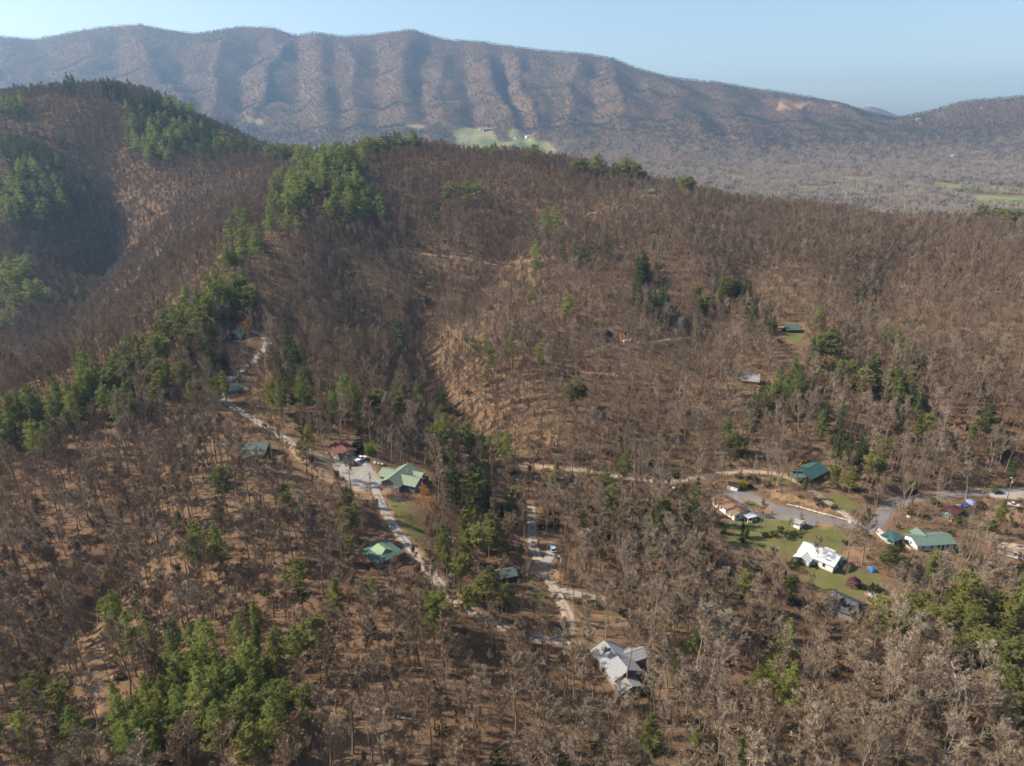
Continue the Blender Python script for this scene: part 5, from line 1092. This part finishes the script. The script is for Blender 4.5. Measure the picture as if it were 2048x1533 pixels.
# the crown's middle is seen there: step down to the foot of the tree
ph = np.array([PINES[k][1] for k in kd]); psc = rng.uniform(0.5, 1.08, len(kd))
G0 = cast(px_, py_); D0 = np.linalg.norm(np.nan_to_num(G0, nan=900.0) - [0, 0, CAMZ], axis=1); D0 = np.clip(D0, 120, 1250)
cosel = np.cos(np.arctan2(CAMZ - np.nan_to_num(G0[:, 2], nan=60.0), np.hypot(np.nan_to_num(G0[:, 0]), np.nan_to_num(G0[:, 1], nan=900.0))))
PP = cast(px_, py_ + 0.55 * ph * psc * FPX / D0 * cosel)
for _ in range(8):                        # crowns that stand against the sky or the far range: their feet are a little lower, on the crest
    miss = np.nonzero(np.isnan(PP[:, 0]) | (PP[:, 1] > 1350))[0]
    if not len(miss): break
    py_[miss] += 6; PP[miss] = cast(px_[miss], py_[miss] + 0.55 * ph[miss] * psc[miss] * FPX / 950)
ok = ~np.isnan(PP[:, 0]) & (PP[:, 1] < 1350); PP, kd, psc, ph = PP[ok], kd[ok], psc[ok], ph[ok]
psc = psc * np.where(np.hypot(PP[:, 0], PP[:, 1]) < 235, 0.86, np.where(np.hypot(PP[:, 0], PP[:, 1]) > 600, 1.25, 1.0))
keep = np.ones(len(PP), bool)                     # not two trunks in one spot
for i in range(len(PP)):
    if keep[i]:
        d = np.hypot(PP[i+1:, 0] - PP[i, 0], PP[i+1:, 1] - PP[i, 1]); keep[i+1:][d < 2.6] = False
PP, kd, psc, ph = PP[keep], kd[keep], psc[keep], ph[keep]
ok = clear_of_sites(PP[:, 0], PP[:, 1], 1.0) & (road_dist(PP[:, 0], PP[:, 1]) > 0.6) & (rng.random(len(PP)) > blocked(PP[:, 0], PP[:, 1], PP[:, 2], ph * psc, np.full(len(PP), 3.0)) * 0.95)
PP, kd, psc, ph = PP[ok], kd[ok], psc[ok], ph[ok]
PP[:, 2] = H(PP[:, 0], PP[:, 1])

# bare trees on a shaken grid
def jitter_grid(x0, x1, y0, y1, s, j=0.42):
    gx, gy = np.meshgrid(np.arange(x0, x1, s), np.arange(y0, y1, s)); gx = gx + (np.arange(gx.shape[0]) % 2)[:, None] * s * 0.5
    return (gx + rng.uniform(-j, j, gx.shape) * s).ravel(), (gy + rng.uniform(-j, j, gy.shape) * s).ravel()
bx, by = jitter_grid(-950, 950, 85, 1300, 5.0)
b2 = jitter_grid(-950, 950, 560, 1300, 7.0); bx = np.r_[bx, b2[0]]; by = np.r_[by, b2[1]]
m = np.abs(bx) < (by + 160) * 0.93; bx, by = bx[m], by[m]
bz = H(bx, by); m = in_view(bx, by, bz + 8); bx, by, bz = bx[m], by[m], bz[m]
m = visible(bx, by, bz + 24, 3.0); bx, by, bz = bx[m], by[m], bz[m]
den = fbm(bx / 45, by / 45, 3, 31)                               # thicker and thinner places
m = rng.random(len(bx)) < np.clip(0.93 + 0.9 * den, 0.5, 1.0) * (1 - 0.12 * sstep(60, -10, bx) * sstep(275, 215, by)); bx, by, bz = bx[m], by[m], bz[m]
pd = np.full(len(bx), 1e6)
for i in range(0, len(bx), 3000): pd[i:i+3000] = np.hypot(bx[i:i+3000, None] - PP[None, :, 0], by[i:i+3000, None] - PP[None, :, 1]).min(1)
m = (pd > 3.0) & (road_dist(bx, by) > 1.2) & clear_of_sites(bx, by) & ~(in_lawn(bx, by) & (rng.random(len(bx)) < 0.9)) & (rng.random(len(bx)) > np.where(pd < 6, 0.6, 0))
bx, by, bz = bx[m], by[m], bz[m]
bs = np.clip(rng.beta(2.2, 1.6, len(bx)) * 0.85 + 0.28, 0.3, 1.12) * np.where(by > 420, 0.82, 1.0)
m = rng.random(len(bx)) > blocked(bx, by, bz, 19 * bs, np.full(len(bx), 3.5)); bx, by, bz, bs = bx[m], by[m], bz[m], bs[m]
bqx, bqy = proj(bx, by, bz + 9)
# pale smooth-barked trees stand in the moist valley on the right and along the lanes, brown oaks on the slopes
pale_p = 0.05 + 0.42 * sstep(950, 1350, bqx) * sstep(760, 1000, bqy) + 0.14 * sstep(1050, 1400, bqx) * sstep(430, 800, bqy)
grey_p = 0.34 + 0.2 * sstep(600, 200, bqx)
u = rng.random(len(bx)); bt = np.where(u < pale_p, 2, np.where(u < pale_p + grey_p, 1, 0))
bf = rng.choice(NF, len(bx), p=[.11, .15, .08, .09, .10, .15, .15, .05, .12]); brz = rng.uniform(0, 6.283, len(bx))
print('BARE', len(bx), 'PINE', len(PP))
bdist = np.hypot(np.hypot(bx, by), bz - CAMZ)
# ------------------------------------------------------------------ single trees: the three hundred that show largest
LAND = [(1230,1320,'the silver metal roof'),(762,1105,'the green hip roof'),(803,958,'the sage green cross roof'),(1637,1110,'the white house'),(1690,1210,'the burnt grey roof'),(1460,1010,'the brown ranch roof'),(1850,1083,'the long green roof'),
        (685,893,'the rust red roof'),(1128,1200,'the pale gravel lane'),(205,1370,'the old logging track'),(1745,1140,'the blue tarp'),(1010,1146,'the hidden teal roof'),(1155,1205,'the lone dark cedar'),(848,990,'the orange budding tree'),(1622,942,'the big teal roof'),(2030,1098,'the tan roof'),
        (880,1170,'the lower gravel drive'),(515,895,'the porch cabin'),(1120,1130,'the lone utility pole')]
ORD = ['nearest','second','third','fourth','fifth','sixth','seventh','eighth','ninth','tenth','eleventh','twelfth','thirteenth','fourteenth','fifteenth','sixteenth','seventeenth','eighteenth','nineteenth','twentieth','twenty-first','twenty-second','twenty-third','twenty-fourth','twenty-fifth']
def place_labels(px, py, looks):
    """a label for each: its look, then its rank among its like on one side of a landmark"""
    L = np.array([(a, b) for a, b, _ in LAND], float); taken = {}; out = [None] * len(px)
    d = np.hypot(px[:, None] - L[None, :, 0], py[:, None] - L[None, :, 1]); near = d.argmin(1)
    bucket = {}
    for i in range(len(px)):
        dx, dy = px[i] - L[near[i], 0], py[i] - L[near[i], 1]; v = '' if abs(dy) < 0.45 * abs(dx) else ('above' if dy < 0 else 'below'); h = '' if abs(dx) < 0.45 * abs(dy) else ('left of' if dx < 0 else 'right of')
        bucket.setdefault((looks[i], near[i], (v + ' and ' + h) if v and h else v or h), []).append(i)
    for (lk, n, side), ids in bucket.items():
        ids.sort(key=lambda i: d[i, n])
        for r_, i in enumerate(ids):
            o = ORD[min(r_, len(ORD) - 1)]
            out[i] = '%s, %s %s %s' % (lk, o if r_ == 0 else o + ' nearest', side, LAND[n][2]) if len(ids) > 1 else '%s %s %s' % (lk, side, LAND[n][2])
    return out
def spans(x, y, z, h):
    a = proj(x, y, z); b = proj(x, y, z + h); return np.hypot(a[0] - b[0], a[1] - b[1])
inframe = lambda x, y, z: (lambda q: (q[0] > 12) & (q[0] < 2036) & (q[1] > 20) & (q[1] < 1515))(proj(x, y, z))
BH = np.array([f[0] for f in FORMS])[bf] * bs
size_b = spans(bx, by, bz, BH) * (inframe(bx, by, bz + BH * 0.6)) * visible(bx, by, bz + BH * 0.5)
single = np.argsort(-size_b)[:300]; is_single = np.zeros(len(bx), bool); is_single[single] = True
looks = []; meshes = []
for i in single:
    key = ('brown0', 'grey0', 'pale0')[bt[i]]; col = ('brown', 'grey', 'pale')[bt[i]]
    k = int(rng.integers(0, len(TREE[key]))) if key == 'pale0' else int(bf[i]); wide = key == 'pale0' and k < 3
    t, c, h = TREE[key][k]; sc = bs[i] * (0.85 if wide else 1.0); meshes.append((t, c, sc)); hh = h * sc
    looks.append(('tall ' if hh > 17.5 else 'short ' if hh < 13 else '') + ('spreading ' if wide else '') + col + ' bare tree')
sx_, sy_ = proj(bx[single], by[single], bz[single] + BH[single] * 0.6)
for i, lab, (t, c, sc) in zip(single, place_labels(sx_, sy_, looks), meshes):
    o = thing('bare_tree', lab, 'tree', (bx[i], by[i], bz[i]), 0, 'leafless trees on the near slopes'); o.rotation_euler = (rng.normal(0, 0.03), rng.normal(0, 0.03), brz[i]); o.scale = (sc, sc, sc)
    link('trunk', t, o); link('crown', c, o)
psize = spans(PP[:, 0], PP[:, 1], PP[:, 2], ph * psc) * inframe(PP[:, 0], PP[:, 1], PP[:, 2] + ph * psc * 0.6) * visible(PP[:, 0], PP[:, 1], PP[:, 2] + ph * psc * 0.7)
psing = np.argsort(-psize)[:300]; is_ps = np.zeros(len(PP), bool); is_ps[psing] = True
pl = []
for i in psing:
    hh = ph[i] * psc[i]; nm = {'pine_white': 'green', 'pine_olive': 'olive', 'pine_dark': 'dark'}[PINES[kd[i]][0]]
    pl.append(('tall ' if hh > 16 else 'small ' if hh < 11 else '') + nm + (' pointed pine' if PINES[kd[i]][4] == 'spire' else ' round pine'))
sx_, sy_ = proj(PP[psing, 0], PP[psing, 1], PP[psing, 2] + ph[psing] * psc[psing] * 0.6)
for i, lab in zip(psing, place_labels(sx_, sy_, pl)):
    t, c, h = PINE0[kd[i]]
    o = thing('pine_tree', lab, 'pine', PP[i], 0, 'pines on the near slopes'); o.rotation_euler = (rng.normal(0, 0.03), rng.normal(0, 0.03), rng.uniform(0, 6.28)); o.scale = (psc[i] * rng.uniform(0.9, 1.15), psc[i] * rng.uniform(0.9, 1.15), psc[i])
    link('trunk', t, o); link('crown', c, o)
# ------------------------------------------------------------------ the rest of the woods
k = ~is_single
lodi = np.where(bdist < 300, 0, np.where(bdist < 560, 1, 2)); pick = lodi * 3 * NF + bt * NF + bf
pick = np.where((rng.random(len(bx)) < 0.006) & (bdist > 300), 9 * NF + rng.integers(0, 2, len(bx)), pick)
scatter('leafless_woodland', 'wood_source', np.c_[bx, by, bz][k], pick[k], brz[k], np.c_[bs * rng.uniform(0.85, 1.2, len(bx)), bs * rng.uniform(0.85, 1.2, len(bx)), bs][k], 'leafless brown and grey hardwood forest covering the hills', rng.normal(0, 0.035, (k.sum(), 2)))
pw = 1.05 + 0.55 * sstep(300, 480, np.hypot(PP[:, 0], PP[:, 1]))
k = ~is_ps; pdist = np.hypot(np.hypot(PP[:, 0], PP[:, 1]), PP[:, 2] - CAMZ); lp = np.where(pdist < 300, 0, np.where(pdist < 560, 1, 2))
scatter('pine_woodland', 'pine_source', PP[k], (lp * 9 + kd)[k], rng.uniform(0, 6.28, k.sum()), np.c_[psc * pw, psc * pw, psc * (1 + 0.25 * (pw - 1))][k], 'dark green pines massed on the ridges and in the hollows')
# saplings
tx, ty = jitter_grid(-560, 560, 85, 640, 5.2, 0.5); m = np.abs(tx) < (ty + 160) * 0.93; tx, ty = tx[m], ty[m]; tz = H(tx, ty); m = in_view(tx, ty, tz, 60, 60); tx, ty, tz = tx[m], ty[m], tz[m]
m = visible(tx, ty, tz + 6, 2.0) & (rng.random(len(tx)) < np.clip(0.72 + 1.3 * fbm(tx / 38, ty / 38, 3, 71), 0.1, 1)) & (road_dist(tx, ty) > 0.8) & clear_of_sites(tx, ty, 1.0) & ~(in_lawn(tx, ty) & (rng.random(len(tx)) < 0.93)); tx, ty, tz = tx[m], ty[m], tz[m]
ts = rng.uniform(0.2, 0.46, len(tx)); m = rng.random(len(tx)) > 0.8 * blocked(tx, ty, tz, 18 * ts, np.full(len(tx), 1.5)); tx, ty, tz, ts = tx[m], ty[m], tz[m], ts[m]
scatter('sapling_thicket', 'wood_source', np.c_[tx, ty, tz], 3 * NF + rng.integers(0, 2 * NF, len(tx)), rng.uniform(0, 6.28, len(tx)), np.c_[ts * 1.15, ts * 1.15, ts], 'thin young leafless saplings filling the ground between the trees', rng.normal(0, 0.07, (len(tx), 2)))
print('SAPLING', len(tx))
# underbrush
ux, uy = jitter_grid(-420, 420, 85, 620, 3.9, 0.5); m = np.abs(ux) < (uy + 160) * 0.93; ux, uy = ux[m], uy[m]; uz = H(ux, uy)
m = in_view(ux, uy, uz, 60, 60); ux, uy, uz = ux[m], uy[m], uz[m]; m = visible(ux, uy, uz + 3, 2.0)
upx, upy = proj(ux, uy, uz); wet = sstep(800, 1150, upx) * sstep(800, 1000, upy) + 0.5 * sstep(1100, 1400, upx) * sstep(500, 800, upy)
m &= (rng.random(len(ux)) < 0.36 + 0.5 * wet + 0.9 * fbm(ux / 30, uy / 30, 3, 41)) & (road_dist(ux, uy) > 0.8) & clear_of_sites(ux, uy, 1.0) & ~(in_lawn(ux, uy) & (rng.random(len(ux)) < 0.85))
ux, uy, uz, wet = ux[m], uy[m], uz[m], wet[m]; up_ = rng.integers(0, 4, len(ux)); q = rng.random(len(ux)); up_ = np.where(q < 0.05 + 0.10 * wet, 4 + rng.integers(0, 2, len(ux)), np.where(q > 0.86, 6, up_))
scatter('underbrush', 'brush_source', np.c_[ux, uy, uz], up_, rng.uniform(0, 6.28, len(ux)), rng.uniform(0.5, 1.35, len(ux)), 'tangled brown and evergreen underbrush on the forest floor')
# far forest
fx, fy = [], []
for y0, y1, s in ((1150, 2200, 14.0), (2200, 3400, 15.0), (3400, 5400, 15.0)):
    a, b = jitter_grid(-y1 * 0.78, y1 * 0.78, y0, y1, s); fx.append(a); fy.append(b)
fx = np.concatenate(fx); fy = np.concatenate(fy); m = np.abs(fx) < fy * 0.78; fx, fy = fx[m], fy[m]; fz = H(fx, fy)
m = in_view(fx, fy, fz, 60, 60) & ~in_field(fx, fy); fx, fy, fz = fx[m], fy[m], fz[m]
m = visible(fx, fy, fz + 22, 2.0) & ~((fy < 1300) & (fz > CAMZ - 120)); fx, fy, fz = fx[m], fy[m], fz[m]
pn = fbm(fx / 160, fy / 160, 3, 51) + 0.11 * sstep(3300, 3700, fy) + 0.14 * sstep(3000, 1700, fy) * sstep(0.05, 0.3, fx / fy)
q = rng.random(len(fx)); fi = np.where(q < np.clip(0.02 + 0.9 * (pn - 0.10), 0.01, 0.7), 6 + rng.integers(0, 4, len(fx)), rng.integers(0, 6, len(fx)))
fl = rng.random(len(fx)) < 0.85 * sstep(3600, 2700, fy) * (fi < 6); fi = np.where(fl, 10 + rng.integers(0, 4, len(fx)), fi)
fs = rng.uniform(0.8, 1.2, len(fx)) * np.where(fy > 3500, 0.78, 0.95)
print('BRUSH', len(ux), 'FAR', len(fx))
scatter('distant_forest', 'far_source', np.c_[fx, fy, fz], fi, rng.uniform(0, 6.28, len(fx)), np.c_[fs * 1.15, fs * 1.15, fs], 'purple brown leafless forest on the far valley and mountains')
# ------------------------------------------------------------------ garden shrubs and single trees near the houses
def shrub(px, py, hgt, rad, n, size, mat, name, label, cat='shrub', form='round', seed=0, wid=0.3):
    q = g1(px, py); t, c = bush(2000 + seed + int(px), hgt, rad, n, size, form, wid); o = thing(name, label, cat, (q[0], q[1], float(H(q[0], q[1])))); link('stem', mk('stem', t, 'bark_brown'), o); link('foliage', mk('foliage', c, mat), o); return o
shrub(1484, 975, 3.0, 2.6, 150, .6, 'leaf_yellow', 'flowering_shrub', 'yellow flowering shrub beside the white garden shed')
shrub(738, 912, 5.2, 1.5, 150, .6, 'leaf_bright', 'leafy_shrub', 'bright green leafy shrub right of the rust red roof')
shrub(752, 905, 6.0, 2.6, 90, .55, 'leaf_bright', 'budding_shrub', 'pale yellow green budding tree behind the bright green shrub')
shrub(717, 905, 5.6, 2.4, 220, .65, 'leaf_dark', 'round_evergreen', 'dark round evergreen beside the rust red roof')
shrub(1484, 1075, 6.6, .95, 170, .42, 'leaf_dark', 'columnar_evergreen', 'left of two dark columnar evergreens below the ranch house', form='cone')
shrub(1493, 1079, 6.0, .9, 160, .42, 'leaf_dark', 'columnar_evergreen', 'right of two dark columnar evergreens below the ranch house', form='cone', seed=3)
shrub(1742, 1186, 4.2, .9, 140, .4, 'leaf_dark', 'columnar_evergreen', 'dark columnar evergreen between the gazebo and the sheet heap', form='cone')
for i, (px, py, lab) in enumerate([(1530,1074,'left of two round clipped bushes below the paved turnaround'),(1547,1073,'right of two round clipped bushes below the paved turnaround'),(1560,1066,'large dark bush left of the garden shelter'),(1576,1078,'dark bush directly below the garden shelter'),(1588,1074,'dark bush right below the garden shelter'),(1445,1066,'dark bush at the left edge of the ranch lawn'),(1485,1085,'low dark bush under the columnar evergreens'),(1590,1128,'dark evergreen bush left of the white house'),(1600,1130,'lower evergreen bush left of the white house'),(1668,1018,'dark evergreen bush above the stone border'),(1500,978,'low dark bush at the foot of the garden shed')]):
    shrub(px, py, 1.9 + .5 * (i % 3), 1.3 + .35 * (i % 2), 110, .45, 'leaf_dark', 'garden_bush', lab, seed=i)
shrub(1600, 1052, 6.5, 1.0, 60, .5, 'pine_dark', 'ivy_column', 'dark ivy covered trunk beside the garden shelter'); shrub(1581, 1052, 3.4, .9, 70, .45, 'leaf_bright', 'leafy_shrub', 'light green shrub left of the garden shelter')
shrub(1983, 985, 4.5, 2.2, 50, .55, 'leaf_bright', 'leafy_shrub', 'yellow green leafing tree above the dark parked car'); shrub(1922, 1050, 4.0, 2.6, 170, .6, 'pine_olive', 'wide_evergreen', 'wide green evergreen in front of the rusty shed')
shrub(1600, 1144, 1.6, 1.8, 90, .35, 'bark_red', 'brush_heap', 'reddish brush heap on the lawn left of the white house')
def single_tree(px, py, key, k, sc, label, name='bare_tree', crown=None, group=None):
    q = g1(px, py); t, c, h_ = TREE[key][k]; o = thing(name, label, 'tree', (q[0], q[1], float(H(q[0], q[1]))), rng.uniform(0, 360), group); o.scale = (sc, sc, sc); link('trunk', t, o); link('crown', c if crown is None else crown, o)
def budding(px, py, hgt, rad, n, mat, twig, label):
    q = g1(px, py); (t, c) = bare_tree(2500 + int(px), hgt, rad, 0.22, 0); o = thing('budding_tree', label, 'tree', (q[0], q[1], float(H(q[0], q[1])))); link('trunk', mk('trunk', t, 'bark_grey'), o); link('crown', mk('crown', c, twig), o)
    b = bush(2600 + int(px), hgt * .72, rad * 1.25, n, .34, 'round', .4)[1]; b = ([p + np.array([0, 0, hgt * .3]) for p in b[0]], b[1]); link('buds', mk('buds', b, mat), o)
budding(850, 1040, 12, 4.2, 150, 'leaf_bud', 'bark_bud', 'round orange budding tree beside the sage green roof'); budding(497, 676, 9, 3.6, 110, 'leaf_bud', 'bark_bud', 'small orange budding tree at the top of the drive'); budding(880, 1052, 8, 3.2, 60, 'leaf_redbud', 'bark_red', 'low reddish budding tree right of the orange one')
budding(146, 428, 13, 5, 120, 'leaf_bud', 'bark_bud', 'orange tree on the dark slope of the far left hill'); budding(446, 420, 12, 4.5, 110, 'leaf_redbud', 'bark_red', 'red budding tree on the slope below the far left saddle'); budding(164, 655, 13, 5.5, 110, 'leaf_redbud', 'bark_red', 'red budding tree in the deep valley on the left'); budding(700, 880, 8, 3, 60, 'leaf_redbud', 'bark_red', 'red budding tree behind the rust red roof')
shrub(618, 912, 12.0, 2.9, 230, .75, 'leaf_lime', 'lime_evergreen', 'tall yellow green evergreen left of the rust red roof', 'tree', 'cone'); shrub(600, 915, 7.0, 2.2, 120, .65, 'leaf_lime', 'lime_evergreen', 'lower yellow green evergreen beside the tall one', 'tree', 'cone', seed=5); shrub(516, 945, 8.0, 2.0, 120, .65, 'leaf_bright', 'young_evergreen', 'bright green young tree below the porch cabin', 'tree', 'cone')
single_tree(1693, 1125, 'pale0', 2, .95, 'big pale many-limbed tree right of the white house'); single_tree(1724, 1130, 'pale0', 3, 1.15, 'tall straight pale tree between the white house and the long green roof')
single_tree(1634, 1132, 'grey0', 2, .7, 'bare tree standing before the white house'); single_tree(1686, 1172, 'grey0', 4, .6, 'dark slim lawn tree left of the gazebo'); single_tree(1520, 1066, 'grey0', 0, .75, 'bare tree on the lawn right of the columnar evergreens')
single_tree(1428, 1030, 'pale0', 4, 1.1, 'tall ivy footed pale tree left of the ranch house'); single_tree(784, 925, 'grey0', 0, .8, 'grey tree above the sage green roof'); single_tree(808, 930, 'grey0', 2, .9, 'round crowned grey tree behind the sage green roof')
single_tree(702, 985, 'grey0', 1, .8, 'dark trunked tree on the near edge of the gravel yard'); single_tree(668, 965, 'grey0', 4, .8, 'slim tree on the bank of the dirt lane'); single_tree(1160, 1160, 'pale0', 3, 1.0, 'pale forked tree above the side lane'); single_tree(1212, 1275, 'pale0', 4, 1.05, 'straight pale tree behind the silver roof'); single_tree(1250, 1375, 'pale0', 3, 1.1, 'pale tree in front of the silver roof')
